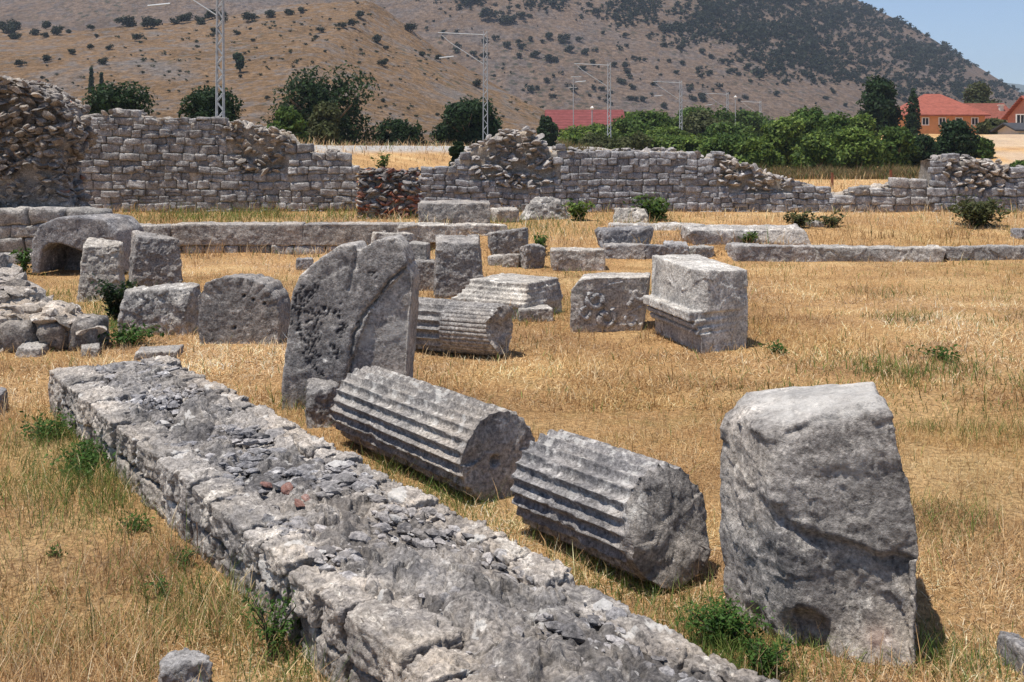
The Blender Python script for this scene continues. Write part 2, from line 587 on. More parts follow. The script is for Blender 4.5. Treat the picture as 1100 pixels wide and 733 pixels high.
# ---- the split standing slab
def slab():
    out = [(303, 452), (302, 415), (307, 365), (313, 318), (321, 297), (345, 277), (364, 264), (381, 263), (387, 268), (405, 258),
           (423, 256), (433, 267), (440, 284), (443, 300), (441, 340), (436, 390), (434, 452)]
    Yf, th = 9.0, .40
    top = [at(x, y, Yf) for x, y in out]
    c = np.array(top).mean(0)
    parts = [out[0:8] + [(384, 452)], out[7:] + [(380, 452), (380, 268)]]
    hulls = []
    for o_ in ([(303, 452), (302, 415), (307, 365), (313, 318), (321, 297), (345, 277), (364, 264), (381, 263), (386, 272), (386, 452)],
               [(383, 452), (383, 274), (388, 268), (405, 258), (423, 256), (432, 266), (437, 282), (404, 320), (396, 452)],
               [(392, 452), (400, 326), (438, 286), (443, 300), (441, 340), (436, 390), (434, 452)]):
        hulls.append([at(x, y, Yf + (.05 if i == 99 else 0)) for i, (x, y) in enumerate(o_)]
                     + [tuple(np.array(at(x, y, Yf)) + np.array([.03, th, 0])) for x, y in o_])

    def post(V, N, disp):
        P2 = np.stack([V[:, 0], V[:, 2]], 1) + .012 * np.stack([vnoise(V * 14, 1), vnoise(V * 14, 2)], 1)
        q = lambda L: [(at(x, y, Yf)[0], at(x, y, Yf)[2]) for x, y in L]
        d1 = polydist(P2, q([(384, 262), (381, 285), (374, 312)]))
        d2 = polydist(P2, q([(442, 284), (420, 300), (401, 325), (388, 343), (378, 365), (377, 390), (370, 425), (364, 450)]))
        fr = np.clip(-N[:, 1] * 1.5, 0, 1)
        disp = disp - (.02 * np.exp(-(d1 / .012) ** 2) + .05 * np.exp(-(d2 / .013) ** 2)) * fr
        # right third stands a little back
        right = (V[:, 0] - np.interp(V[:, 2], [p[1] for p in q([(364, 450), (377, 390), (401, 325), (442, 284)])],
                                     [p[0] for p in q([(364, 450), (377, 390), (401, 325), (442, 284)])])) > 0
        disp = disp - .03 * right * fr
        # weather pits with black crust
        xc, _, zc = at(333, 345, Yf)
        reg = np.exp(-((V[:, 0] - xc + .25 * (V[:, 2] - zc)) / .22) ** 2 - ((V[:, 2] - zc) / .36) ** 2)
        f1, _, _, _ = worley(V * np.array([34, 34, 26]) + 1.2 * vec3(V * 12, 2), 3)
        pit = np.clip((.50 - f1) / .10, 0, 1) * (reg + .38 * fbm(V * 7, 3, 8) > .50)
        disp = disp - .007 * pit * fr
        pale = right * ss(.1, .35, V[:, 0] * 0 + .3) * np.clip(fbm(V * 5, 3, 6) + .1, 0, 1) * .55 * ss(1.1, .6, V[:, 2])
        lip = np.exp(-(np.abs(d2) / .035) ** 2) * right * (V[:, 2] > 1.0) * .5
        return disp, {'stain': np.clip(pit * 1.1, 0, 1) * fr, 'pale': np.clip(pale + lip, 0, .7), 'tone': .16 + .16 * fbm(V * 1.7, 3, 4)}
    o = rock('standing_slab', hulls, M_ST, .013, 3, .20, 11, post=post, fac=.7)
    tag(o, 'tall split grey slab standing on edge with black pitted patch', 'stone')


slab()


# ---- fluted drums
def drum(label, p0, p1, r, nfl=24, depth=.034, seed=0, ends=(.02, .02), reed=None, chips=.5, mat=None, bow=(0, 0), hole=False,
         roll=0.0, wear=None, fade=(.2, .75), tilt=(0, 0), cat='column drum', group='fallen fluted column drums'):
    mat = mat or M_ST
    p0 = Vector(p0); p1 = Vector(p1)
    ax = (p1 - p0); L = ax.length; ax.normalize()
    u = ax.cross(Vector((0, 0, 1))).normalized(); v = u.cross(ax)
    A, U, W = (np.array(k) for k in (ax, u, v))
    base = np.array(p0)
    na = nfl * 16; nl = max(20, int(L / .0125))
    th = np.linspace(0, 2 * math.pi, na, endpoint=False) + roll
    ph = (th * nfl / (2 * math.pi)) % 1.0

    def prof(T, PH, X):
        """radius for angle T, flute phase PH, length X"""
        fl = np.sin(np.pi * PH) ** .8 * (1 - fade[0] * ss(.10, .0, X)) * (1 - fade[1] * ss(.10, .0, L - X))
        R = r - depth * fl
        if reed is not None:
            rd = .35 * np.abs(np.sin(2 * np.pi * PH)) ** .6
            k = ss(reed - .02, reed + .02, X / L)
            R = (1 - k) * R + k * (r - depth * .55 + depth * .45 * rd * 1.4 - depth * .25 * np.exp(-((PH - .0) / .05) ** 2))
        Q = base + X[:, None] * A + R[:, None] * (np.cos(T)[:, None] * U + np.sin(T)[:, None] * W)
        ch = np.clip(fbm(Q * 9, 3, seed) - .25, 0, 1) * .04 * chips
        R = np.minimum(R, r - ch)
        R = R - .02 * chips * np.clip(fbm(Q * 4, 3, seed + 3) - .1, 0, 1) + .003 * fbm(Q * 26, 3, seed + 5, .6) + .005 * facet(Q * 9, seed) * chips
        if wear is not None: R = wear(Q, R, T, X / L)
        R = R - .03 * np.exp(-(np.minimum(X, L - X) / .018) ** 2) * (.4 + .6 * np.clip(vnoise(Q * 8, seed + 9), 0, 1))
        return R

    def endoff(T, d, which):
        rho = np.clip(d / r, 0, 1)
        Q = np.stack([np.cos(T) * d, np.sin(T) * d, T * 0 + 7 * which + seed], 1)
        e = ends[which] * (fbm(Q * 4, 4, seed + 20 + which) + .9 * facet(Q * 6, seed + which))
        e = e + tilt[which] * d * np.sin(T) + bow[which] * np.sqrt(np.clip(1 - rho ** 2, 0, 1))
        if hole and which == 1:
            hx, hy = np.cos(T) * d - .03, np.sin(T) * d + .02
            e = e - .05 * np.exp(-(np.hypot(hx, hy) / .035) ** 6)
        return e
    rim0 = prof(th, ph, np.zeros(na)); rim1 = prof(th, ph, np.full(na, L))
    e0 = -endoff(th, rim0, 0); e1 = L + endoff(th, rim1, 1)
    t = np.linspace(0, 1, nl)
    X = e0[None, :] + t[:, None] * (e1 - e0)[None, :]
    T = np.broadcast_to(th, X.shape); PH = np.broadcast_to(ph, X.shape)
    R = prof(T.ravel(), PH.ravel(), np.clip(X.ravel(), 0, L)).reshape(X.shape)
    V = base + X[..., None] * A + R[..., None] * (np.cos(T)[..., None] * U + np.sin(T)[..., None] * W)
    i = np.arange(nl * na).reshape(nl, na)
    j = np.roll(i, -1, 1)
    Q = np.stack([i[:-1], j[:-1], j[1:], i[1:]], -1).reshape(-1, 4)
    V = V.reshape(-1, 3)
    c = (base + np.array(p1)) / 2
    off = (c[0], c[1], float(V[:, 2].min()))
    root = thing('fluted_column_drum', label, cat, off, group)
    shade = {'tone': .14 * fbm(V * 3, 3, seed) - .03,
             'pale': .55 * (fbm(V * 16, 3, seed + 2) > .62) * ss(r * 1.0, r * 1.6, V[:, 2] - off[2]) if chips > .3 else np.zeros(len(V))}
    link('fluted_shaft', mesh('fluted_shaft', V - off, [Q], mat, True, shade), (0, 0, 0), root)
    for which in (0, 1):
        rim = R[0] if which == 0 else R[-1]
        nr = 22
        rho = np.linspace(0, 1, nr)
        TT = np.broadcast_to(th, (nr, na))
        RR = rho[:, None] * rim[None, :]
        E = np.stack([(-endoff(th, q * rim, 0) if which == 0 else L + endoff(th, q * rim, 1)) for q in rho])
        if which == 1 or which == 0:
            E[-1] = e0 if which == 0 else e1
        V2 = base + E[..., None] * A + RR[..., None] * (np.cos(TT)[..., None] * U + np.sin(TT)[..., None] * W)
        i = np.arange(nr * na).reshape(nr, na); j = np.roll(i, -1, 1)
        Q2 = np.stack([i[:-1], i[1:], j[1:], j[:-1]], -1).reshape(-1, 4)
        if which == 1: Q2 = Q2[:, ::-1][:, :]
        V2 = V2.reshape(-1, 3)
        link('end_face', mesh('end_face', V2 - off, [Q2], M_ST if which else mat, True, {'tone': .15 * fbm(V2 * 5, 3, seed + 4)}), (0, 0, 0), root)
    return root


drum('long fluted drum beside the low wall, pale chips along its top', (-1.12, 8.12, .27), (-.075, 6.70, .27), .295, 24, .034, 1,
     (.015, .012), chips=.5, hole=True, mat=M_ST)
drum('short fluted drum with rough broken end beside the low wall', (.215, 6.28, .26), (.80, 5.46, .28), .30, 24, .034, 2,
     (.02, .02), chips=.6, bow=(0, .04), tilt=(0, -.24), mat=M_ST, roll=.1, fade=(.1, 1.0))
drum('fluted drum lying behind the split slab, its right half finely reeded', (-1.32, 11.95, .27), (-.10, 11.3, .285), .295, 18, .05, 3,
     (.02, .05), reed=.55, chips=.25, bow=(0, .03), roll=.05)


def notched_block():
    Y = 12.0
    out = [(214, 374), (212, 320), (221, 303), (240, 297), (262, 298), (284, 305), (297, 322), (301, 346), (299, 374)]
    f = [at(x, y, Y) for x, y in out]
    c = at(256, 338, Y)
    hulls = [f + [(p[0] + .06 - .08 * (p[0] - c[0]), p[1] + .6, p[2] - .03) for p in f]]

    def post(V, N, disp):
        d = np.hypot(V[:, 0] - c[0], V[:, 2] - c[2]); a_ = np.arctan2(V[:, 2] - c[2], V[:, 0] - c[0])
        g_ = np.abs(np.sin(a_ * 11 + .6 * vnoise(V * 4, 2))) ** .6
        rim = ss(.26, .36, d) * (a_ > .15) * (a_ < 2.7)
        hole = sum(np.exp(-(np.hypot(V[:, 0] - at(x, 0, Y)[0], V[:, 2] - at(0, y, Y)[2]) / .016) ** 4) for x, y in ((272, 322), (284, 326), (252, 352), (262, 318)))
        return disp - .018 * (1 - g_) * rim - .05 * hole * (N[:, 1] < -.4), {'stain': np.clip(hole, 0, .9)}  # rim notches; small round holes dented in and coloured near black
    o = rock('notched_block', hulls, M_ST, .0135, 3, .30, 4, post=post, fac=.8)
    tag(o, 'upright round-topped block with notched rim, left of the split slab', 'stone block')


notched_block()


# ---- the block with mouldings and the other carved blocks
def moulded_block():
    C = np.array([2.02, 11.42]); Rr = np.array([2.62, 11.85]); Lf = np.array([1.70, 12.75])
    e1 = (Rr - C); w1 = np.linalg.norm(e1); e1 /= w1
    e2 = (Lf - C); w2 = np.linalg.norm(e2); e2 /= w2
    n2 = np.array([-e2[1], e2[0]])       # outward on the left face
    if n2 @ (np.array([0, 12]) - C) < 0: n2 = -n2

    def P(a, b, z, o=0.0): p = C + e1 * a + e2 * b + n2 * o; return (p[0], p[1], z)

    def slabh(z0, z1, o0, o1, a0=0.0, b0=0.0, b1=None, a1=None):
        b1 = w2 if b1 is None else b1; a1 = w1 if a1 is None else a1
        return [P(a, b, z, (o if a == 0 else 0)) for z, o in ((z0, o0), (z1, o1)) for a, b in ((0, b0), (0, b1), (a1, b1), (a1, b0))]
    H = .90
    hulls = [slabh(-.06, .22, .0, .0), slabh(.20, .25, .06, .06), slabh(.245, .285, .03, .03), slabh(.28, .33, .10, .10),
             slabh(.325, .365, .065, .065), slabh(.36, .46, .15, .15),
             [P(0, .10, .44, .05), P(0, w2, .44, .05), P(w1, w2, .44), P(w1, 0, .44), P(.10, 0, .44),
              P(0, .16, H, .03), P(0, w2, H + .03, .03), P(w1 * .98, w2, H), P(w1, .05, H - .05), P(.14, .05, H - .01)]]
    o = rock('moulded_block', hulls, M_STL, .011, 1, .17, 21, fac=1.2)
    tag(o, 'pale square block with a projecting moulding along its left side', 'stone block')


moulded_block()


def carved_block():
    root_loc = None
    Y = 12.85
    pts = []
    for (x, y) in ((612, 362), (613, 312), (622, 301), (640, 299), (697, 298), (694, 325), (690, 352), (685, 362)):
        a = at(x, y, Y + (.14 if x > 650 else 0)); pts.append(a); pts.append((a[0] + .1, a[1] + .55, a[2]))
    off = (at(650, 357, Y)[0], Y + .25, 0)
    root = thing('carved_relief_block', 'pale grey block carved with scrolling leaf relief on its front', 'stone block', off)

    def post(V, N, disp):
        fr = np.clip(-N[:, 1] * 1.4 - .3, 0, 1)
        return disp - .014 * fr * (V[:, 0] > at(628, 300, Y)[0]) * (V[:, 2] > .08), {}
    rock('block_body', [pts], M_STL, .014, 2, .3, 22, parent=root, off=off, post=post, fac=.6)
    a = Acc()

    def curl(cx, cy, r0, turns, d0, s=1, rad=.042, tail=None):
        L = []
        n = 30
        for k in range(n):
            t = k / (n - 1)
            an = d0 + s * turns * 2 * math.pi * t
            rr = r0 * (1 - .65 * t)
            x = cx + rr * math.cos(an); y = cy - rr * math.sin(an)
            L.append((x, y))
        if tail: L = tail + L
        P = []
        for x, y in L:
            yy = Y + .14 * ss(620, 690, x) + .0
            p = at(x, y, float(yy)); P.append(p)
        m = len(P)
        V, Q = tube(P, [rad * (.55 + .45 * math.sin(math.pi * (i + .5) / m)) for i in range(m)], 8)
        V[:, 1] = Y + .14 * float(np.mean([ss(620, 690, q[0]) for q in L])) + (V[:, 1] - V[:, 1].mean()) * .8 + .012
        V = V + .016 * vec3(V * 14, 3)
        a.add(V, Q)
    curl(640, 322, 11, 1.1, 2.6, 1, tail=[(668, 303), (655, 306), (643, 310)])
    curl(650, 342, 10, 1.2, 1.0, -1, tail=[(672, 320), (664, 330)])
    curl(672, 322, 9, .8, 1.6, -1, tail=[(664, 302), (662, 310)])
    curl(678, 343, 8, 1.1, 2.0, 1, tail=[(690, 330)])
    curl(686, 316, 8, .9, .6, -1, tail=[(690, 304)])
    curl(660, 312, 6, .7, .2, 1, .025)
    curl(630, 338, 8, .9, 1.2, 1, .03)
    a.build('carved_scroll', M_STL, root, off)


carved_block()


def stepped_base():
    """an upturned moulded base: square plates growing downwards"""
    Y = 13.9
    c = np.array([at(545, 330, Y + .45)[0], Y + .5])
    rot = math.radians(-33)
    hulls = []
    z = -.05
    for k, (w, d, z0, z1) in enumerate(((1.10, .95, -.05, .16), (1.16, 1.0, .155, .22), (1.09, .94, .215, .27), (1.03, .90, .265, .32), (.98, .86, .315, .38), (.93, .82, .375, .46))):
        hulls.append(boxpts(c[0] + (1.16 - w) * .42, c[1] + (1.0 - d) * .1, z0, w, d, z1 - z0, rot, .012, random.Random(k), chamf=.02))
    o = rock('stepped_column_base', hulls, M_STP, .0145, 1, .28, 23, fac=.9)
    tag(o, 'square stepped base block with moulded edges behind the reeded drum', 'stone block')
    # the low foot fragment lying against its right corner
    stone_px('flat_fragment', 'flat pale fragment lying at the right corner of the stepped base', 'stone', 552, 331, 596, 346, .35, .2, M_STP, .15, .5, 24)


stepped_base()

S = stone_px
S('rough_block', 'upright rough block standing behind the stepped base', 'stone block', 462, 259, 521, 322, .6, .12, M_ST, .10, .6, 31, taper=(.86, .9))
S('worn_block', 'large worn block half hidden behind the split slab', 'stone block', 392, 250, 452, 305, .7, -.15, M_STP, .15, .6, 32, taper=(.8, .8), chamf=.25)
S('dressed_block', 'squared grey block wedged between worn block and rough block', 'stone block', 438, 281, 468, 312, .5, .1, M_ST, .06, .4, 33)
S('dressed_block', 'small squared block lying on the lower wedged block', 'stone block', 440, 262, 462, 285, .4, -.1, M_STP, .08, .4, 34, z0=.36)
S('small_boulder', 'small pitted boulder at the foot of the split slab', 'stone', 325, 421, 366, 462, .32, .2, M_STD, .2, 1.0, 35, chamf=.25)

# left group
S('leaning_block', 'pale spotted pillar-like block in front of the hollow arch stone', 'stone block', 80, 262, 134, 326, .55, .25, M_STP, .14, .7, 41, taper=(.85, .8), lean=(.05, .1))
S('wedge_block', 'wedge shaped grey block between the pillar-like block and the wall end', 'stone block', 132, 258, 201, 313, .7, .35, M_ST, .22, .7, 42, taper=(.8, .7), chamf=.15)
S('fallen_block', 'long rounded block lying against the notched round-topped block', 'stone block', 136, 311, 219, 361, .5, -.12, M_STP, .16, .7, 43, chamf=.30)


def arch_stone():
    Y0 = 18.6
    root = None
    out = [(33, 294), (34, 258), (42, 242), (60, 234), (90, 233), (112, 236), (124, 248), (130, 270), (132, 294)]
    inn = [(42, 294), (44, 270), (52, 262), (66, 262), (82, 268), (96, 276), (98, 294)]
    bm_h = []
    # voussoir-like pieces round the hollow
    pairs = [(out[0], out[1], inn[0], inn[1]), (out[1], out[2], inn[1], inn[2]), (out[2], out[3], inn[2], inn[2]), (out[3], out[4], inn[2], inn[3]),
             (out[4], out[5], inn[3], inn[4]), (out[5], out[6], inn[4], inn[5]), (out[6], out[7], inn[5], inn[5]), (out[7], out[8], inn[5], inn[6])]
    for q in pairs:
        f = [at(x, y, Y0) for x, y in q]
        bm_h.append(f + [(a[0] + .15, a[1] + 1.0, a[2]) for a in f])
    back = [at(x, y, Y0 + .85) for x, y in out]
    bm_h.append(back + [(a[0], a[1] + .2, a[2]) for a in back])
    o = rock('hollow_arch_stone', bm_h, M_STD, .02, 3, .25, 44, fac=.8)
    tag(o, 'hollow curved stone like a small arch with a dark opening', 'stone block')


arch_stone()

# the middle row
S('long_block', 'long squared block lying left of the rubble wall beside the brick pier', 'stone block', 449, 218, 528, 246, .9, .03, M_ST, .05, .35, 51)
S('flat_slab', 'long flat slab lying in front of the brick pier', 'stone slab', 428, 242, 545, 258, .6, 0, M_STP, .12, .35, 52)
S('round_boulder', 'rounded boulder propped on two little stones', 'stone', 526, 249, 565, 279, .6, .1, M_STD, .2, .9, 53, chamf=.3)
S('prop_stone', 'little pale stone under the rounded boulder, the left one', 'stone', 523, 275, 541, 286, .25, .3, M_STP, .2, .9, 54)
S('prop_stone', 'little pale stone under the rounded boulder, the right one', 'stone', 541, 274, 562, 288, .25, -.3, M_STP, .2, .9, 55)
S('rubble_stone', 'jagged stone between rounded boulder and flat-topped slab', 'stone', 556, 266, 587, 290, .45, .4, M_STD, .25, 1.0, 56)
S('kerb_slab', 'flat-topped slab at the left end of the stone row', 'stone slab', 590, 269, 651, 291, .6, .06, M_STP, .10, .5, 57)
S('kerb_slab', 'low grey slab sunk in grass right of the flat-topped slab', 'stone slab', 648, 264, 692, 280, .5, -.04, M_ST, .12, .6, 58)
S('rubble_stone', 'small round stone in the middle of the stone row', 'stone', 688, 265, 714, 280, .4, .2, M_STD, .22, .9, 59)
S('rubble_stone', 'pale jagged stone near the right end of the stone row', 'stone', 712, 264, 740, 280, .4, -.2, M_STP, .25, 1.1, 60)
S('rubble_stone', 'pile-like pale stone closing the stone row at the right', 'stone', 738, 266, 766, 280, .4, .3, M_STP, .25, 1.2, 61)
S('boulder', 'grey boulder with green weed in front on the middle terrace', 'stone', 642, 247, 697, 267, .6, .1, M_STD, .15, .8, 62, chamf=.2)
S('boulder', 'big pale boulder lying below the middle of the rubble wall', 'stone', 556, 215, 619, 238, .9, .2, M_STP, .3, 1.0, 63, chamf=.4, taper=(.55, .6), smooth=8)
S('boulder', 'low pale boulder lying below the coursed wall beside a green plant', 'stone', 656, 226, 702, 241, .9, -.2, M_STP, .2, 1.0, 164, chamf=.3, taper=(.8, .75), smooth=6)
S('boulder', 'low broken stone lying right of the long squared block', 'stone', 527, 226, 558, 239, .6, .2, M_STP, .22, .9, 65, chamf=.2)
S('flat_slab', 'large flat slab on the right terrace behind the kerb', 'stone slab', 738, 247, 863, 264, 1.0, -.03, M_STP, .12, .4, 66)
S('flat_slab', 'thin flat slab lying in grass left of the large terrace slab', 'stone slab', 655, 242, 748, 248, .7, .02, M_STP, .14, .4, 67)
S('kerb_slab', 'short kerb slab at the left end of the right-hand kerb', 'kerb stone', 783, 265, 873, 281, .5, 0, M_ST, .10, .45, 68, z0=0)
S('kerb_slab', 'long middle kerb slab of the right-hand kerb', 'kerb stone', 874, 266, 1012, 281, .5, 0, M_STP, .10, .32, 69, z0=0)
S('kerb_slab', 'long kerb slab running out of the picture at the right', 'kerb stone', 1013, 266, 1150, 280, .5, 0, M_ST, .10, .32, 70, z0=0)
S('boulder', 'small grey stone lying on the terrace at the far right', 'stone', 1090, 247, 1125, 258, .6, 0, M_ST, .15, .6, 71)
S('field_stone', 'tiny grey stone in the grass left of the slab top', 'stone', 318, 279, 337, 291, .25, .2, M_ST, .2, .9, 72, chamf=.2)
S('field_stone', 'pale stone lying in the dry grass at the bottom edge', 'stone', 163, 727, 228, 757, .22, .5, M_STP, .35, 1.3, 73, chamf=.3, smooth=1)
S('field_stone', 'dark stone cut by the bottom right corner', 'stone', 1084, 714, 1135, 748, .3, .3, M_STD, .2, .8, 74, chamf=.2)
S('field_stone', 'small dark stone at the left edge beyond the low wall', 'stone', -14, 426, 9, 446, .25, .2, M_STD, .2, .9, 75, chamf=.25)
S('flat_fragment', 'flat stone lying behind the far end of the low wall', 'stone', 146, 379, 194, 389, .4, .1, M_ST, .1, .4, 76)
S('field_stone', 'flat stone sunk in grass below the left rubble wall', 'stone', 22, 374, 52, 384, .4, .1, M_STP, .2, .6, 77)
S('field_stone', 'small stone at the right foot of the left rubble wall', 'stone', 84, 375, 110, 385, .3, .3, M_STP, .2, .8, 78)
S('field_stone', 'small pale stone lying far off on the right terrace', 'stone', 866, 238, 884, 245, .4, .3, M_STP, .2, .8, 79)


# ------------------------------------------------------------------ masonry
def cube_template(n, e):
    bm = bmesh.new()
    bmesh.ops.create_cube(bm, size=1)
    bmesh.ops.subdivide_edges(bm, edges=bm.edges, cuts=n, use_grid_fill=True)
    V = np.array([tuple(v.co) for v in bm.verts]) * 2
    Q = np.array([[v.index for v in f.verts] for f in bm.faces])
    bm.free()
    V = V / ((np.abs(V) ** e).sum(1) ** (1 / e))[:, None]
    return V * .5, Q


def rock_templates(k, sub=2, seed=0):
    out = []
    for i in range(k):
        rs = np.random.default_rng(seed + i)
        bm = bmesh.new()
        bmesh.ops.create_icosphere(bm, subdivisions=sub, radius=1)
        V = np.array([tuple(v.co) for v in bm.verts]); T = np.array([[v.index for v in f.verts] for f in bm.faces])
        bm.free()
        for _ in range(12):
            n = rs.normal(size=3); n /= np.linalg.norm(n)
            h = rs.uniform(.45, .8)
            d = V @ n
            V = V - np.clip(d - h, 0, None)[:, None] * n
        V += .04 * vec3(V * 3, i + seed)
        V /= np.ptp(V, axis=0).max()
        out.append((V, T))
    return out


BT5 = cube_template(4, 18)
RT = rock_templates(8, 2, 40)
RTL = rock_templates(6, 1, 80)


def rand_rot(rs):
    q = rs.normal(size=4); q /= np.linalg.norm(q)
    return np.array(Matrix.Rotation(0, 3, 'X')) if False else np.array(__import__('mathutils').Quaternion(q).to_matrix())


def add_rubble(acc, p, size, rs, flat=.7, tone=.2, brick=0.0, tpl=None, stain=0.0):
    V, T = (tpl or RT)[rs.integers(len(tpl or RT))]
    s = size * np.array([1, rs.uniform(.6, 1), rs.uniform(.4, 1) * flat])
    tilt = rs.normal(0, .35, 2)
    R = np.array((Matrix.Rotation(rs.uniform(0, 6.28), 3, 'Z') @ Matrix.Rotation(tilt[0], 3, 'X') @ Matrix.Rotation(tilt[1], 3, 'Y')))
    acc.add((V * s) @ R.T + p, None, T, tone=rs.uniform(-tone, tone), brick=brick, stain=stain)


def masonry(name, label, pxprof, pA, pB, ybase, thick, course, lens, zones=(), mats=None, seed=0, tone=.2, cap=1.0, dark=None):
    """a ruined wall along pA-pB (world x, y). pxprof: outline of its top in photo pixels; zones: pixel polygons where the facing has
    fallen away and the rubble core shows"""
    rs = np.random.default_rng(seed)
    A = np.array(pA, float); B = np.array(pB, float)
    L = np.linalg.norm(B - A); e = (B - A) / L; nrm = np.array([e[1], -e[0]])     # towards the camera
    if nrm[1] > 0: nrm = -nrm

    def u_of(x):   # photo column -> distance along the wall
        k = (x - 550) / F
        return (k * A[1] - A[0]) / (e[0] - k * e[1])

    def uz(x, y):
        u = u_of(x); Yd = A[1] + e[1] * u
        return u, EYE - (y - HZ) / F * Yd
    pr = [uz(x, y) for x, y in pxprof]
    pu = np.array([p[0] for p in pr]); pz = np.array([p[1] for p in pr])
    top = lambda u: np.interp(u, pu, pz)
    bz = [uz(x, y) for x, y in ybase]
    bot = lambda u: np.interp(u, [p[0] for p in bz], [p[1] for p in bz])
    zs = [np.array([uz(x, y) for x, y in z]) for z in zones]

    def inside(u, z):
        for poly in zs:
            c = False
            for (x0, y0), (x1, y1) in zip(poly, np.roll(poly, -1, 0)):
                if (y0 > z) != (y1 > z) and u < (x1 - x0) * (z - y0) / (y1 - y0) + x0: c = not c
            if c: return True
        return False
    u0, u1 = pu[0], pu[-1]
    zmin = min(bot(u) for u in np.linspace(u0, u1, 40)) - .15
    off = np.array([*(A + e * (u0 + u1) / 2), zmin])
    root = thing('ruined_wall', label, 'wall', tuple(off))
    W = lambda u, d, z: np.stack([A[0] + e[0] * u - nrm[0] * d, A[1] + e[1] * u - nrm[1] * d, z], -1)   # d: depth into the wall
    # core
    nu = int((u1 - u0) / .16) + 2
    us = np.linspace(u0, u1, nu)
    tz = top(us) - .10
    tz = np.maximum(tz, bot(us))
    rows = []
    inzone = lambda u, z: inside(u, z)
    nv = 26
    ring = []
    for i, u in enumerate(us):
        b = zmin
        col = []
        for k in range(nv):
            z = b + (tz[i] - b) * k / (nv - 1)
            dd = .18 if inzone(u, z) else .055
            col.append(W(u, dd, z))
        for k in range(1, 6): col.append(W(u, .1 + (thick - .2) * k / 5, tz[i]))
        for k in range(nv - 1, -1, -2): col.append(W(u, thick - .1, b + (tz[i] - b) * k / (nv - 1)))
        ring.append(col)
    V = np.array(ring).reshape(-1, 3)
    m = len(ring[0])
    V = V + .05 * vec3(V * 3.1, seed) + .03 * vec3(V * 8, seed + 1)
    i = np.arange(nu * m).reshape(nu, m)
    Q = np.stack([i[:-1, :-1], i[1:, :-1], i[1:, 1:], i[:-1, 1:]], -1).reshape(-1, 4)
    endc = [list(i[0, ::-1]), list(i[-1])]
    me = mesh('wall_core', V - off, [Q] + [np.array([c]) for c in endc], mats[1], True)
    link('wall_core', me, (0, 0, 0), root)
    # facing
    acc = Acc()
    z = zmin
    TV, TQ = BT5
    while True:
        h = course * rs.uniform(.75, 1.25)
        if z > pz.max(): break
        u = u0 + rs.uniform(-.2, 0)
        while u < u1:
            l = rs.uniform(*lens)
            if u + l > u1 + .1: l = max(.18, u1 - u)
            uc = u + l / 2
            hh = h
            t = top(uc)
            ok = z + h * .55 < t and uc > u0 - .05 and z + h > bot(uc)
            if ok and not inside(uc, z + h / 2):
                split = rs.random() < .15 and h > .17
                for (zz, h2) in (((z, h / 2), (z + h / 2, h / 2)) if split else ((z, h),)):
                    d = rs.uniform(.28, .36)
                    S_ = np.array([l * rs.uniform(.93, 1.0), d, h2 * rs.uniform(.9, 1.0)])
                    X = TV * S_ * np.array([1.015, 1, 1.02])
                    X = X + np.array([0, 0, rs.normal(0, .012)])
                    sk = rs.normal(0, .05)
                    X[:, 2] += X[:, 0] * sk
                    ctr = np.array([uc, d / 2 + rs.uniform(-.035, .025), zz + h2 / 2 + .018 * math.sin(uc * .9 + z * 2)])
                    p = X + ctr
                    wv = W(p[:, 0], p[:, 1], p[:, 2])
                    wv = wv + .014 * vec3(wv * 3.3, seed + 2) + .014 * vec3(wv * 11, seed + 3) + .028 * (facet(wv * 5, seed))[:, None] * np.array([*nrm, .3])
                    tn = rs.uniform(-tone, tone)
                    if dark is not None: tn += dark(uc, zz)
                    acc.add(wv, TQ, None, tone=tn)
            u += l
        z += h * .985
    acc.build('facing_stones', mats[0], root, off)
    # rubble: fallen-away zones and the ragged top
    acc = Acc()
    for poly in zs:
        a0, a1 = poly.min(0), poly.max(0)
        area = (a1[0] - a0[0]) * (a1[1] - a0[1])
        for _ in range(int(area * 60)):
            u = rs.uniform(a0[0], a1[0]); zz = rs.uniform(a0[1], a1[1])
            if inside(u, zz) and zz < top(u) - .02 and zz > bot(u):
                size = rs.uniform(.14, .36)
                add_rubble(acc, W(u, rs.uniform(.0, .16), zz), size, rs, .55, tone)
    for _ in range(int((u1 - u0) * 16 * cap)):
        u = rs.uniform(u0, u1)
        t = top(u)
        if t < bot(u) + .15: continue
        add_rubble(acc, W(u, rs.uniform(.02, thick - .1), t - rs.uniform(.02, .14)), rs.uniform(.14, .38), rs, .5, tone)
    if acc.n: acc.build('rubble_fill', mats[2], root, off, smooth=False)
    return root


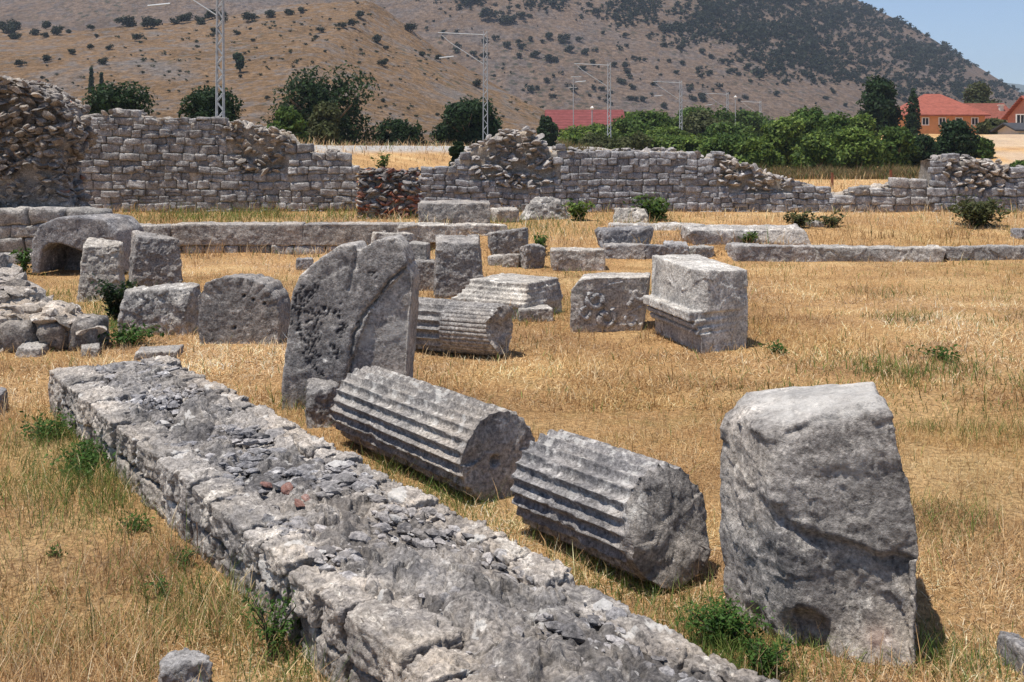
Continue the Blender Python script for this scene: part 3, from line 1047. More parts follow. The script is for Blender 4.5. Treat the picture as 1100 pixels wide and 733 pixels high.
M_RUBP = stone('rubble_pale', (.17, .155, .145), (.38, .35, .32), .4, .64, 1.1, .8, .7)
lw_prof = [(58, 122), (80, 122), (117, 123), (119, 118), (146, 118), (152, 124), (206, 127), (240, 128), (262, 130), (289, 139), (314, 140),
           (318, 153), (338, 164), (360, 163), (374, 170), (380, 178), (381, 181)]
masonry('ruined_wall', 'long tall coursed grey wall at the left with crumbling right end', lw_prof, (-15.5, 27.6), (-3.9, 28.6),
        [(0, 236), (240, 231), (380, 224)], 1.1, .19, (.20, .52),
        zones=[[(236, 120), (300, 120), (316, 152), (300, 185), (262, 188), (246, 160)]], mats=(M_WALL, M_CORE, M_RUBP), seed=3,
        dark=lambda u, z: -.22 * math.exp(-((u - 6.2) / 1.3) ** 2 - ((z - 1.7) / 1.0) ** 2) - .04)
mw_prof = [(452, 186), (458, 181), (482, 178), (500, 160), (520, 150), (537, 139), (570, 138), (582, 150), (592, 162), (597, 158), (630, 160), (662, 166),
           (664, 160), (735, 160), (748, 165), (760, 172), (762, 163), (781, 163), (790, 170), (815, 180), (832, 186), (855, 193), (880, 200), (895, 208)]
masonry('ruined_wall', 'tall rubble and coursed wall in the middle with a pointed peak', mw_prof, (-3.0, 28.4), (9.2, 28.4),
        [(440, 222), (600, 226), (900, 229)], 1.2, .17, (.18, .46),
        zones=[[(500, 152), (537, 132), (575, 132), (594, 150), (600, 195), (560, 205), (510, 190)],
               [(770, 168), (790, 165), (850, 188), (850, 205), (800, 208), (775, 200)]], mats=(M_WALL, M_CORE, M_RUBP), seed=5, tone=.22)
masonry('ruined_wall', 'low stretch of wall two or three courses high before the trees',
        [(896, 207), (920, 205), (932, 201), (958, 199), (962, 195), (988, 194), (1005, 203)], (8.4, 28.55), (13.0, 28.6),
        [(890, 229), (1010, 230)], 1.1, .21, (.30, .65), mats=(M_WALL, M_CORE, M_RUBP), seed=8)
masonry('ruined_wall', 'rubble-filled wall stump at the right edge under the stony bank',
        [(1008, 169), (1022, 167), (1058, 169), (1082, 172), (1086, 179), (1120, 181), (1190, 183)], (10.9, 28.3), (16.5, 28.5),
        [(1000, 229), (1200, 231)], 1.3, .19, (.24, .55), zones=[[(1012, 172), (1080, 170), (1092, 185), (1075, 206), (1040, 205), (1014, 190)]],
        mats=(M_WALL, M_CORE, M_RUBP), seed=9)

# low wall of long capstones at the left, holding the terrace
def terrace_wall():
    off = (-5.0, 22.6, 0)
    root = thing('terrace_wall', 'low terrace wall of long capstones across the left field', 'wall', off)
    for i, (x0, x1, yt) in enumerate(((126, 182, 243), (182, 324, 241), (325, 444, 241))):
        Y = 22.45
        a = at(x0, yt, Y); b = at(x1, 264, Y)
        pts = boxpts((a[0] + b[0]) / 2, Y + .35, b[2], b[0] - a[0] - .02, .7, a[2] - b[2], 0, .03, random.Random(i), chamf=.04)
        rock('capstone', [pts], M_ST if i else M_WALL, .018, 2, .30 if i else .45, 80 + i, parent=root, off=off, size=1.6)
    rs = np.random.default_rng(4)
    acc = Acc()
    x = -9.0
    while x < -2.0:
        l = rs.uniform(.25, .7)
        X = BT5[0] * np.array([l * .97, .5, .24]) + np.array([x + l / 2, 22.72 + rs.uniform(-.04, .04), .05])
        X = X + .03 * vec3(X * 5, 3) + .02 * vec3(X * 13, 5)
        acc.add(X, BT5[1], None, tone=rs.uniform(-.2, .2))
        x += l
    acc.build('footing_stones', M_WALL, root, off)


terrace_wall()


# ---- rubble tower at the far left
def rubble_tower():
    rs = np.random.default_rng(12)
    Y = 21.0
    prof = [(-70, 92), (-20, 88), (10, 84), (36, 88), (52, 98), (70, 112), (79, 130), (80, 142), (74, 155), (64, 165), (62, 178), (66, 200), (74, 222), (84, 240), (95, 276), (-70, 280)]
    off = (at(10, 276, Y)[0], Y + .8, 0)
    root = thing('rubble_stump', 'ragged tall stump of rubble core bulging at the left edge', 'wall', off)
    f = [at(x, y, Y) for x, y in prof]
    hulls = []
    mid = (-70)
    for (x0, y0), (x1, y1) in zip(prof[:-2], prof[1:-1]):
        q = [at(-70, y0 if x0 > -70 else 280, Y), at(x0, y0, Y), at(x1, y1, Y), at(-70, y1, Y), at(-70, 280, Y), at(min(x0, 30), 276, Y)]
        if y0 > 100: q = [at(-70, y0, Y), at(x0, y0, Y), at(x1, y1, Y), at(-70, y1, Y)]
        hulls.append([(a[0] - .12, a[1] + .12, a[2]) for a in q] + [(a[0] - .2, a[1] + 1.5, a[2]) for a in q])
    core = rock('rubble_core', hulls, M_CORE, .045, 2, .35, 13, parent=root, off=off, fac=1.4)
    acc = Acc()
    poly = np.array([(a[0], a[2]) for a in f])

    def inside(x, z):
        c = False
        for (x0, y0), (x1, y1) in zip(poly, np.roll(poly, -1, 0)):
            if (y0 > z) != (y1 > z) and x < (x1 - x0) * (z - y0) / (y1 - y0) + x0: c = not c
        return c
    zmid = at(0, 185, Y)[2]
    n = 0
    while n < 900:
        x = rs.uniform(poly[:, 0].min() + .3, poly[:, 0].max()); z = rs.uniform(0.2, poly[:, 1].max())
        if not inside(x, z) or not inside(x + .03, z): continue
        n += 1
        up = z > zmid
        if not up and rs.random() < .35: continue
        add_rubble(acc, np.array([x, Y + rs.uniform(-.06, .25) - (.12 if up else 0), z]), rs.uniform(.12, .34) if up else rs.uniform(.08, .26), rs, .5,
                   .28, stain=rs.uniform(0, .25) if up else 0)
    cv = np.empty(len(core.data.vertices) * 3, np.float32); core.data.vertices.foreach_get('co', cv)
    cn = np.empty(len(core.data.vertices) * 3, np.float32); core.data.vertex_normals.foreach_get('vector', cn)
    cv = cv.reshape(-1, 3) + np.array(off); cn = cn.reshape(-1, 3)
    for i in rs.choice(np.nonzero((cn[:, 2] > -.4) & (cv[:, 1] < Y + 1.6))[0], 900):
        if cv[i][2] > zmid - .3 or rs.random() < .35:
            add_rubble(acc, cv[i] - cn[i] * rs.uniform(-.02, .06), rs.uniform(.12, .32), rs, .5, .28, brick=.5 * (rs.random() < .06))
    # ragged outer edge, in depth
    E = [at(x, y, Y) for x, y in prof[1:14]]
    for a, b in zip(E[:-1], E[1:]):
        for _ in range(16):
            t = rs.random(); p = np.array(a) * (1 - t) + np.array(b) * t
            add_rubble(acc, p + np.array([-.12, rs.uniform(.0, 1.4), -.05]), rs.uniform(.15, .32), rs, .6, .28)
    acc.build('rubble_stones', M_RUB, root, off, smooth=False)
    # courses of squared stone at its foot
    acc = Acc()
    z = .0
    for c in range(4):
        h = rs.uniform(.22, .3); x = -13.0
        x1 = at(122 - c * 6, 250, 20.6)[0]
        while x < x1:
            l = rs.uniform(.35, .8)
            X = BT5[0] * np.array([l * .97, .5, h * .97]) + np.array([min(x + l / 2, x1), 20.7 + rs.uniform(-.04, .04), z + h / 2])
            X = X + .04 * vec3(X * 4, 3) + .02 * vec3(X * 11, 5)
            acc.add(X, BT5[1], None, tone=rs.uniform(-.2, .2))
            x += l
        z += h * .98
    acc.build('facing_stones', M_WALL, root, off)


rubble_tower()


# ---- low rubble mass at the left edge
def low_rubble():
    rs = np.random.default_rng(22)
    prof = [(-80, 272), (0, 286), (14, 298), (28, 312), (46, 328), (66, 340), (86, 352)]
    Yf = 11.7
    off = (-6.2, 12.6, 0)
    root = thing('rubble_wall', 'low collapsed rubble wall sloping down at the left edge', 'wall', off)
    hulls = []
    g0 = [(-150, 380), (104, 380), (104, 350), (70, 340), (-150, 330)]
    a = [at(x, y, Yf) for x, y in g0]
    hulls.append(a + [at(min(x, 84), y, Yf + .9)[:2] + (p[2],) for (x, y), p in zip(g0, a)])
    b = [at(x, y, Yf + .9) for x, y in prof] + [at(84, 362, Yf + .9), at(-80, 365, Yf + .9)]
    b2 = [at(x - 14, y + 8, Yf + 2.0) for x, y in prof] + [at(70, 345, Yf + 2.0), at(-80, 345, Yf + 2.0)]
    hulls.append(b + b2)
    hulls.append([at(-80, 338, Yf + .1), at(66, 350, Yf + .1), at(0, 288, Yf + .9), at(-80, 274, Yf + .9), at(80, 352, Yf + .9), at(-80, 370, Yf + .9), at(76, 366, Yf + .9)])
    core = rock('rubble_core', hulls, M_RUB, .03, 1, .6, 23, parent=root, off=off, fac=1.6, size=1.4)
    acc = Acc()
    cv = np.empty(len(core.data.vertices) * 3, np.float32); core.data.vertices.foreach_get('co', cv)
    cn = np.empty(len(core.data.vertices) * 3, np.float32); core.data.vertex_normals.foreach_get('vector', cn)
    cv = cv.reshape(-1, 3) + np.array(off); cn = cn.reshape(-1, 3)
    idx = np.nonzero((cn[:, 2] > .05) | (cn[:, 1] < -.3))[0]
    for i in rs.choice(idx, 900):
        add_rubble(acc, cv[i] - cn[i] * rs.uniform(-.01, .08), .08 + .34 * rs.random() ** 1.6, rs, .6, .3)
    acc.build('rubble_stones', M_RUBP, root, off, smooth=False)
    acc = Acc()
    for x0, x1, yt, yb in ((-90, -5, 338, 380), (-3, 38, 344, 379), (40, 69, 348, 377), (72, 105, 343, 380)):
        A_ = at(x0, yt, Yf - .1); B_ = at(x1, yb, Yf - .1)
        V, Q = cube_template(9, 5)
        X = V * np.array([B_[0] - A_[0] - .01, .5, A_[2] - B_[2]]) + np.array([(A_[0] + B_[0]) / 2, Yf + .12, (A_[2] + B_[2]) / 2])
        X = X + .035 * vec3(X * 5, 3) + .015 * vec3(X * 16, 5)
        acc.add(X, Q, None, tone=rs.uniform(-.25, -.05))
    acc.build('facing_stones', M_STD, root, off)


low_rubble()


# ---- brick and rubble pier
def pier():
    rs = np.random.default_rng(31)
    Y = 25.6
    z0 = float(gz(np.array([-3.]), np.array([Y]), False)[0]) - .1
    x0, x1 = at(385, 200, Y)[0], at(447, 200, Y)[0]
    zt = at(400, 183, Y)[2]
    off = ((x0 + x1) / 2, Y + .5, z0)
    root = thing('brick_pier', 'square broken pier of red brick and grey rubble', 'pier', off)
    hulls = [[(x, y, z) for x in (x0 + .08, x1 - .08) for y in (Y + .1, Y + 1.1) for z in (z0, zt - .05)]]
    rock('pier_core', hulls, M_CORE, .04, 1, .5, 32, parent=root, off=off)
    acc = Acc()
    for k in range(560):
        side = rs.random()
        z = rs.uniform(z0 + .05, zt)
        if side < .6: p = np.array([rs.uniform(x0, x1), Y + rs.uniform(-.02, .15), z])
        elif side < .75: p = np.array([x1 - rs.uniform(0, .1), Y + rs.uniform(0, 1.1), z])
        elif side < .85: p = np.array([x0 + rs.uniform(0, .1), Y + rs.uniform(0, 1.1), z])
        else: p = np.array([rs.uniform(x0, x1), Y + rs.uniform(0, 1.1), zt - rs.uniform(0, .1)])
        h = (z - z0) / (zt - z0)
        br = rs.random() < (.55 if h < .55 else .18)
        add_rubble(acc, p, rs.uniform(.12, .30), rs, .42, .3, brick=rs.uniform(.5, .95) if br else 0, stain=rs.uniform(.1, .5) if h > .6 else 0)
    acc.build('pier_masonry', M_RUB, root, off, smooth=False)


pier()


# ------------------------------------------------------------------ the low wall in the foreground
def front_wall():
    Hh = .36
    eL = lambda Y: -.334 - .69 * (Y - 3.77)
    eR = lambda Y: .887 - .675 * (Y - 3.78)
    dirv = np.array([-.685, 1.0]); dirv /= np.linalg.norm(dirv)
    nrm = np.array([-dirv[1], dirv[0]])       # to the left (-x)
    off = (-1.2, 6.2, 0)
    root = thing('foundation_wall', 'long low foundation wall running away from the foreground', 'wall', off)
    P0 = np.array([eL(2.5), 2.5])             # near left corner
    Lw = (8.95 - 2.5) / dirv[1]
    W0 = 1.02

    def W(u, v, z):   # u along, v from left edge (0) to right edge (W0)
        w = v * 1.0
        return np.stack([P0[0] + dirv[0] * u - nrm[0] * w, P0[1] + dirv[1] * u - nrm[1] * w, z], -1)
    rs = np.random.default_rng(5)
    TV, TQ = cube_template(26, 9)

    def blocks(v0, wid, name, lens, seed, courses):
        acc = Acc()
        for zb, zt, inset in courses:
            u = -.1 + rs.uniform(-.2, 0)
            while u < Lw:
                l = rs.uniform(*lens)
                if u + l > Lw - .15: l = Lw + .05 - u
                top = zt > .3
                h1 = zt + (rs.normal(0, .008) if top else 0)
                d = wid * rs.uniform(.8, 1.25)
                X = TV * np.array([l * .985, d, h1 - zb])
                X[:, 1] += X[:, 0] * rs.normal(0, .03)
                X[:, 2] += (X[:, 1] * rs.normal(0, .05) + X[:, 0] * rs.normal(0, .025)) * top
                sg = 1 if v0 < .5 else -1
                p = X + np.array([u + l / 2, v0 + sg * (d / 2 + inset + rs.uniform(-.008, .014)), (h1 + zb) / 2])
                n0 = TV / np.linalg.norm(TV, axis=1)[:, None]
                w = W(p[:, 0], p[:, 1], p[:, 2])
                nw = np.stack([dirv[0] * n0[:, 0] - nrm[0] * n0[:, 1], dirv[1] * n0[:, 0] - nrm[1] * n0[:, 1], n0[:, 2]], 1)
                q = w + seed + .02 * vec3(w * 9, seed)
                ds = .012 * fbm(w * 4.0, 3, seed) + .022 * facet(q * 6, seed) + .014 * facet(q * 14, seed + 1) + .009 * fbm(w * 24, 4, seed + 2, .65)
                ds = ds - .020 * np.exp(-((.5 - np.abs(TV[:, 0])) / .035) ** 2) - .012 * np.exp(-((.5 - np.abs(TV[:, 2])) / .05) ** 2) * (np.abs(TV[:, 1]) > .3)
                w = w + nw * ds[:, None]
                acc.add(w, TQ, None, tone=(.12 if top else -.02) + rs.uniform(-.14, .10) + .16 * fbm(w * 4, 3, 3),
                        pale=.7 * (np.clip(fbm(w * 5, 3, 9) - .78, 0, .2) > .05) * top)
                u += l
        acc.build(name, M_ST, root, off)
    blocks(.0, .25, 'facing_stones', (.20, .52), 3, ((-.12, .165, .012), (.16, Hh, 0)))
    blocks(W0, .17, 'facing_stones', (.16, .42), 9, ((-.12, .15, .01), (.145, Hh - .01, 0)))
    # end stones at the far end
    # rough mortared fill of the top: flaky, ledged limestone
    nu, nv = 1700, 190
    U, Vv = np.meshgrid(np.linspace(-.15, Lw - .03, nu), np.linspace(.08, W0 - .05, nv), indexing='ij')
    p = W(U.ravel(), Vv.ravel(), U.ravel() * 0)
    wob = .5 * vnoise(p * .8, 44)
    along = U.ravel() * np.cos(.45 + wob * .0) + Vv.ravel() * math.sin(.45); across = -U.ravel() * math.sin(.45) + Vv.ravel() * math.cos(.45)
    Z0 = along * 0
    q = np.stack([along * 2.2, across * 6.5, Z0], 1) + .8 * vec3(np.stack([U.ravel() * 3, Vv.ravel() * 3, Z0], 1), 3)
    n1 = fbm(q * .7, 4, 7, .5)
    k = 4.0
    fl = np.floor(n1 * k); fr = n1 * k - fl
    terr = (fl + ss(.0, .15, fr) * .8 + fr * .2) / k          # tilted ledges
    qa = np.stack([along * 6, across * 13, Z0], 1) + .7 * vec3(np.stack([along * 7, across * 9, Z0], 1), 9)
    r1 = np.abs(vnoise(qa, 12)) ** .6
    qb = np.stack([along * 13, across * 22, Z0], 1) + .8 * vec3(np.stack([along * 16, across * 20, Z0], 1), 19)
    r2 = np.abs(vnoise(qb, 22)) ** .6
    r3 = np.abs(vnoise(qb * 2.3, 32)) ** .7
    _, _, D_, G_ = worley(np.stack([along * 4.5, across * 8, Z0 + .5], 1) + .3 * vec3(p * 9, 8), 11)
    fc = (D_[:, :2] * G_[:, :2]).sum(1) + .35 * G_[:, 2]
    edge = ss(0, .13, np.minimum(Vv.ravel() - .08, W0 - .05 - Vv.ravel()))
    rel = .042 * terr + .036 * fc + .038 * (r1 - .5) + .018 * (r2 - .5) + .006 * (r3 - .5)
    zz = Hh - .056 + edge * (.022 + rel) + .014 * fbm(p * 1.3, 3, 2) - .02 * (1 - edge)
    G2 = np.stack([r1 - .5, r2 - .5, fc], 1)
    fc2 = fc
    V = p.copy(); V[:, 2] = zz
    i = np.arange(nu * nv).reshape(nu, nv)
    Q = np.stack([i[:-1, :-1], i[1:, :-1], i[1:, 1:], i[:-1, 1:]], -1).reshape(-1, 4)[:, ::-1]
    pale = U.ravel() * 0
    stain = .04 + .5 * ss(.0, .5, fbm(q * .9, 5, 31, .65))
    o = link('rubble_top', mesh('rubble_top', V - np.array(off), [Q], M_ST, True,
                                {'tone': .0 + .30 * G_[:, 2], 'pale': .6 * (fbm(q * 1.3, 4, 21) > .95), 'stain': stain}), (0, 0, 0), root)
    # loose flakes bedded in the fill, a few of them brick
    acc = Acc()
    # thin ledges of limestone, tilted and overlapping like shingles along the bedding
    N_ = 5200
    uu = rs.uniform(-.1, Lw - .08, N_); vv = rs.uniform(.13, W0 - .11, N_)
    base_w = W(uu, vv, uu * 0)
    den = fbm(base_w * 2.3, 3, 55)
    dirn = .55 + .9 * vnoise(base_w * 1.1, 66)
    for u, v, bw, dn, ddir in zip(uu, vv, base_w, den, dirn):
        if rs.random() > .6 + .7 * dn: continue
        V_, T_ = RTL[rs.integers(6)]
        l = (.018 + .12 * rs.random() ** 3.2) * rs.uniform(.7, 1.15)
        sc = l * np.array([1.25, rs.uniform(.35, .8), rs.uniform(.25, .55)])
        R_ = np.array(Matrix.Rotation(math.atan2(dirv[1], dirv[0]) + ddir + rs.normal(0, .25), 3, 'Z') @ Matrix.Rotation(rs.normal(-.32, .28), 3, 'X') @ Matrix.Rotation(rs.normal(0, .12), 3, 'Y'))
        pz = bw + np.array([0, 0, Hh - .028 + rs.uniform(-.018, .010) + .02 * dn])
        t_ = rs.normal(.10, .2)
        acc.add((V_ * sc) @ R_.T + pz, None, T_, tone=np.clip(t_, -.5, .5), pale=.6 if rs.random() < .03 else 0.0, stain=rs.uniform(.1, .6) if rs.random() < .1 else 0.0)
    for (x, y) in ((287, 518), (321, 538), (310, 521), (330, 534)):
        pz = np.array(gp(x, y, Hh))
        add_rubble(acc, pz + np.array([0, 0, -.016]), .085, rs, .35, .1, brick=.6)
    acc.build('bedded_flakes', M_ST, root, off, smooth=False)
    # far end stones
    acc = Acc()
    v = 0.02
    while v < W0 - .05:
        l = rs.uniform(.25, .42); l = min(l, W0 - v)
        X = TV * np.array([.28, l * .98, Hh + .1]) + np.array([Lw - .02, v + l / 2, (Hh - .13) / 2])
        w = W(X[:, 0], X[:, 1], X[:, 2])
        w = w + .03 * vec3(w * 4, 3) + .012 * vec3(w * 14, 5)
        acc.add(w, TQ, None, tone=rs.uniform(-.15, .1))
        v += l
    acc.build('end_stones', M_ST, root, off)
    return eL, eR


eL, eR = front_wall()


# ------------------------------------------------------------------ grass
def blades(px_, py_, pz_, length, width, lean, az, colr, bend=.5):
    """one bent two-segment blade per point"""
    n = len(px_)
    base = np.stack([px_, py_, pz_], 1)
    dirh = np.stack([np.cos(az), np.sin(az), az * 0], 1)
    up = np.array([0, 0, 1.0])
    side = np.stack([-np.sin(az), np.cos(az), az * 0], 1)
    fa = RNG.uniform(0, math.pi, n)
    side = side * np.cos(fa)[:, None] + np.cross(dirh, side) * 0 + (dirh * np.sin(fa)[:, None] * .5)
    l1 = lean; l2 = np.minimum(lean + bend * RNG.uniform(.3, 1.4, n), 1.75)
    m = base + (dirh * np.sin(l1)[:, None] + up * np.cos(l1)[:, None]) * (length * .5)[:, None]
    t = m + (dirh * np.sin(l2)[:, None] + up * np.cos(l2)[:, None]) * (length * .5)[:, None]
    t[:, 2] = np.maximum(t[:, 2], base[:, 2] + .006)
    w = side * (width * .5)[:, None]
    V = np.stack([base - w, base + w, m + w * .8, m - w * .8, t], 1).reshape(-1, 3)
    i = np.arange(n)[:, None] * 5
    Q = i + np.array([[0, 1, 2, 3]]); T = i + np.array([[3, 2, 4]])
    C = np.repeat(colr, 5, 0)
    return V, Q, T, C


STRAW = np.array([(.54, .345, .165), (.64, .46, .245), (.42, .245, .11), (.74, .59, .38), (.49, .295, .135), (.28, .165, .085)])
GREENS = np.array([(.085, .14, .028), (.13, .18, .04), (.20, .22, .06), (.06, .10, .025)])


def in_wall(X, Y):
    return (X > eL(Y) + .03) & (X < eR(Y) - .03) & (Y < 9.1)


GREEN_PATCH = [((-2.9, 7.0), .45, .7), ((-3.2, 7.9), .45, .8), ((-2.45, 6.35), .35, .8), ((-1.5, 5.2), .3, .35), ((-2.0, 5.9), .5, .10),
               ((-.9, 4.55), .35, .5), ((.95, 4.75), .35, 1.1), ((.55, 5.35), .4, .4), ((-.35, 6.7), .35, .6), ((-.8, 7.3), .4, .5), ((1.9, 4.6), .22, .4),
               ((-4.9, 13.3), .6, .9), ((-5.2, 14.8), .5, .7), ((-6.2, 17), .7, .5), ((3.6, 10.6), .5, .4), ((4.6, 10.5), .7, .16), ((-1.55, 9.0), .3, .5),
               ((.1, 20.2), .5, .6), ((-6.6, 26), 2.2, .8), ((-3, 26.5), 1.5, .5), ((0, 25), 1.6, .6), ((3.5, 25.5), 1.0, .4), ((-1, 20), .5, .5),
               ((-3.4, 6.4), .9, .05), ((2.6, 9.3), .8, .12)]


def green_at(X, Y):
    g = np.zeros(len(X))
    for (cx, cy), r, a in GREEN_PATCH:
        g = g + a * np.exp(-((X - cx) ** 2 + (Y - cy) ** 2) / (r * r))
    return g


def grass():
    def pts(n, y0, y1, p):
        t = RNG.random(n)
        k = 1 - p + 1e-6
        Y = (y0 ** k + t * (y1 ** k - y0 ** k)) ** (1 / k)
        X = RNG.uniform(-1, 1, n) * (.56 * Y + .7)
        keep = ~in_wall(X, Y)
        return X[keep], Y[keep]
    Vs = []; Qs = []; Ts = []; Cs = []; n0 = 0
    for (n, y0, y1, p, ln, wd, tall) in ((400000, 3.2, 9, 1.0, (.04, .13), (.0026, .0055), .07),
                                         (330000, 9, 21.2, 1.2, (.05, .15), (.006, .011), .035),
                                         (80000, 21.2, 29, .5, (.06, .22), (.010, .016), .25),
                                         (60000, 29.5, 75, .9, (.10, .32), (.02, .04), .3)):
        X, Y = pts(n, y0, y1, p)
        m = len(X)
        P2 = np.stack([X, Y, X * 0], 1)
        clump = fbm(P2 * 1.6, 3, 33)
        keep = RNG.random(m) < np.clip(.82 + .5 * clump, .3, 1)
        X, Y, clump = X[keep], Y[keep], clump[keep]; m = len(X); P2 = P2[keep]
        Z = gz(X, Y)
        left = (X < eL(Y)) & (Y < 9)
        L = RNG.uniform(*ln, m) * (1 + .35 * clump) * np.where(left, 1.25, .9)
        tl = RNG.random(m) < tall * np.where(left, 1.6, .6)
        L = np.where(tl, L * RNG.uniform(1.3, 2.3, m), L)
        lean = np.where(RNG.random(m) < .8, RNG.uniform(1.05, 1.52, m), RNG.uniform(.3, 1.0, m))
        lean = np.where(tl, RNG.uniform(.05, .6, m), lean)
        az = RNG.uniform(0, 2 * math.pi, m)
        wts = np.array([.30, .24, .16, .12, .12, .06])
        ci = RNG.choice(6, m, p=wts)
        C = STRAW[ci] * RNG.uniform(.75, 1.15, m)[:, None]
        big = fbm(P2 * .35, 3, 41)
        C = C * (1 + .34 * np.clip(big, -1, 1))[:, None]
        mid = np.clip(fbm(P2 * np.array([.9, 1.6, 1]), 3, 47), -1, 1)
        C = C * (1 + .28 * mid)[:, None]
        C[:, 1] *= 1 + .09 * np.clip(big + .5 * mid, -1, 1)
        C[:, 2] *= 1 + .25 * np.clip(big, -1, 1)
        g = green_at(X, Y) + .10 * np.clip(fbm(P2 * .8, 3, 77) - .2, 0, 1) * 2.4 + .015
        isg = RNG.random(m) < np.clip(g * .85, 0, .9)
        C[isg] = GREENS[RNG.integers(0, 4, isg.sum())] * RNG.uniform(.7, 1.3, isg.sum())[:, None]
        L = np.where(isg, L * 1.4, L); lean = np.where(isg, RNG.uniform(.1, .9, m), lean)
        V, Q, T, CC = blades(X, Y, Z - .004, L, RNG.uniform(*wd, m), lean, az, np.clip(C, 0, .85))
        Vs.append(V); Qs.append(Q + n0); Ts.append(T + n0); Cs.append(CC); n0 += len(V)
    o = link('dry_grass', mesh('dry_grass', np.concatenate(Vs), [np.concatenate(Qs), np.concatenate(Ts)], M_GRASS, False, {'Col': np.concatenate(Cs)}))
    tag(o, 'dry straw coloured grass covering the field', 'grass', kind='stuff')


grass()


# ------------------------------------------------------------------ leafy plants
def leaves(centers, normals, size, colr, rs, aspect=.55):
    n = len(centers)
    r = rs.normal(size=(n, 3))
    t = r - (r * normals).sum(1)[:, None] * normals
    t /= np.linalg.norm(t, axis=1)[:, None] + 1e-9
    b = np.cross(normals, t)
    s = size[:, None]
    V = np.stack([centers - t * s * .5, centers + b * s * .5 * aspect, centers + t * s * .5, centers - b * s * .5 * aspect], 1).reshape(-1, 3)
    Q = np.arange(n)[:, None] * 4 + np.array([[0, 1, 2, 3]])
    return V, Q, np.repeat(colr, 4, 0)


def crown_mesh(name, lobes, n, size, cols, seed, gap=.25, up=.3):
    rs = np.random.default_rng(seed)
    w = np.array([l[1] ** 2 for l in lobes]); w = w / w.sum()
    li = rs.choice(len(lobes), n, p=w)
    c = np.array([l[0] for l in lobes])[li]; R = np.array([l[1] for l in lobes])[li]
    sq = np.array([l[2] if len(l) > 2 else .85 for l in lobes])[li]
    d = rs.normal(size=(n, 3)); d /= np.linalg.norm(d, axis=1)[:, None]
    rad = R * (rs.random(n) ** .35)
    rough = 1 + .24 * fbm(d * 2.2 + c * .9, 3, seed)
    P = c + d * (rad * rough)[:, None] * np.stack([np.ones(n), np.ones(n), sq], 1)
    keep = fbm(P * (2.2 / max(.3, R.mean())) * .6, 2, seed + 5) > -.75 + gap * .8
    P = P[keep]; d = d[keep]; li = li[keep]
    m = len(P)
    nn = d + rs.normal(0, .7, (m, 3)) + np.array([0, 0, up]); nn /= np.linalg.norm(nn, axis=1)[:, None]
    C = np.array(cols)[rs.integers(0, len(cols), m)] * rs.uniform(.7, 1.3, m)[:, None]
    tint = 1 + .3 * np.clip(fbm(P * (1.5 / max(.3, R.mean())), 2, seed + 9), -1, 1)
    C = np.clip(C * tint[:, None], 0, 1)
    V, Q, CC = leaves(P, nn, size * rs.uniform(.6, 1.4, m), C, rs)
    return mesh(name, V, [Q], M_LEAF, False, {'Col': CC})


DARKG = [(.022, .045, .016), (.032, .058, .020), (.018, .036, .016)]
MIDG = [(.065, .11, .024), (.095, .15, .032), (.04, .078, .020), (.08, .12, .026)]
BRIGHT = [(.13, .19, .034), (.17, .225, .05), (.085, .135, .03), (.06, .10, .026)]
OLIVE = [(.075, .085, .03), (.06, .07, .025), (.09, .095, .04)]


def tree(label, x0, x1, yt, Y, cols, seed, yb=None, n=7000, leaf=.32, cat='tree', name='tree', group='trees behind the ruins', tall=False):
    rs = np.random.default_rng(seed)
    X = ((x0 + x1) / 2 - 550) / F * Y
    z0 = float(gz(np.array([X]), np.array([Y]), False)[0]) - .1
    w = (x1 - x0) / F * Y; zt = at(0, yt, Y)[2]; H = zt - z0
    root = thing(name, label, cat, (X, Y, z0), group)
    lobes = []
    if tall:
        for k in range(7):
            t = k / 6
            lobes.append(((rs.normal(0, .04 * w), rs.normal(0, .04 * w), H * (.12 + .78 * t)), w * .5 * (1 - .75 * t * t) * 1.0, 1.6))
    else:
        nl = 15
        for k in range(nl):
            t = (k + .5) / nl
            zf = .18 + .68 * t
            env = math.sqrt(max(.05, 1 - ((zf - .42) / .62) ** 2))
            r = w * rs.uniform(.17, .27) * (.75 + .35 * env)
            a = rs.uniform(0, 6.28); q = rs.uniform(.35, 1.0) * max(0, w * .5 * env - r * .8)
            lobes.append(((q * math.cos(a), q * math.sin(a) * .8, min(H * zf, H - r * .85)), r, rs.uniform(.7, .95)))
        lobes.append(((rs.normal(0, .05 * w), 0, H - w * .22), w * .22, .9))
        for sx in (-1, 1): lobes.append(((sx * w * .33, 0, H * rs.uniform(.3, .55)), w * .19, .9))
    link('crown', crown_mesh('crown', lobes, n, leaf, cols, seed), (0, 0, 0), root)
    a = Acc()
    V, Q = tube([(0, 0, -.1), (rs.normal(0, .05), 0, H * .3), (rs.normal(0, .1), 0, H * .65)], [H * .035, H * .025, H * .012], 8); a.add(V, Q)
    for k in range(6):
        an = rs.uniform(0, 6.28); z = H * rs.uniform(.15, .4)
        V, Q = tube([(0, 0, z), (w * .18 * math.cos(an), w * .18 * math.sin(an), z + H * .18), (w * .32 * math.cos(an), w * .32 * math.sin(an), z + H * .3)],
                    [H * .018, H * .012, H * .006], 6); a.add(V, Q)
    link('trunk', mesh('trunk', np.concatenate(a.V), [np.concatenate(a.q)], M_BARK), (0, 0, 0), root)
    return root


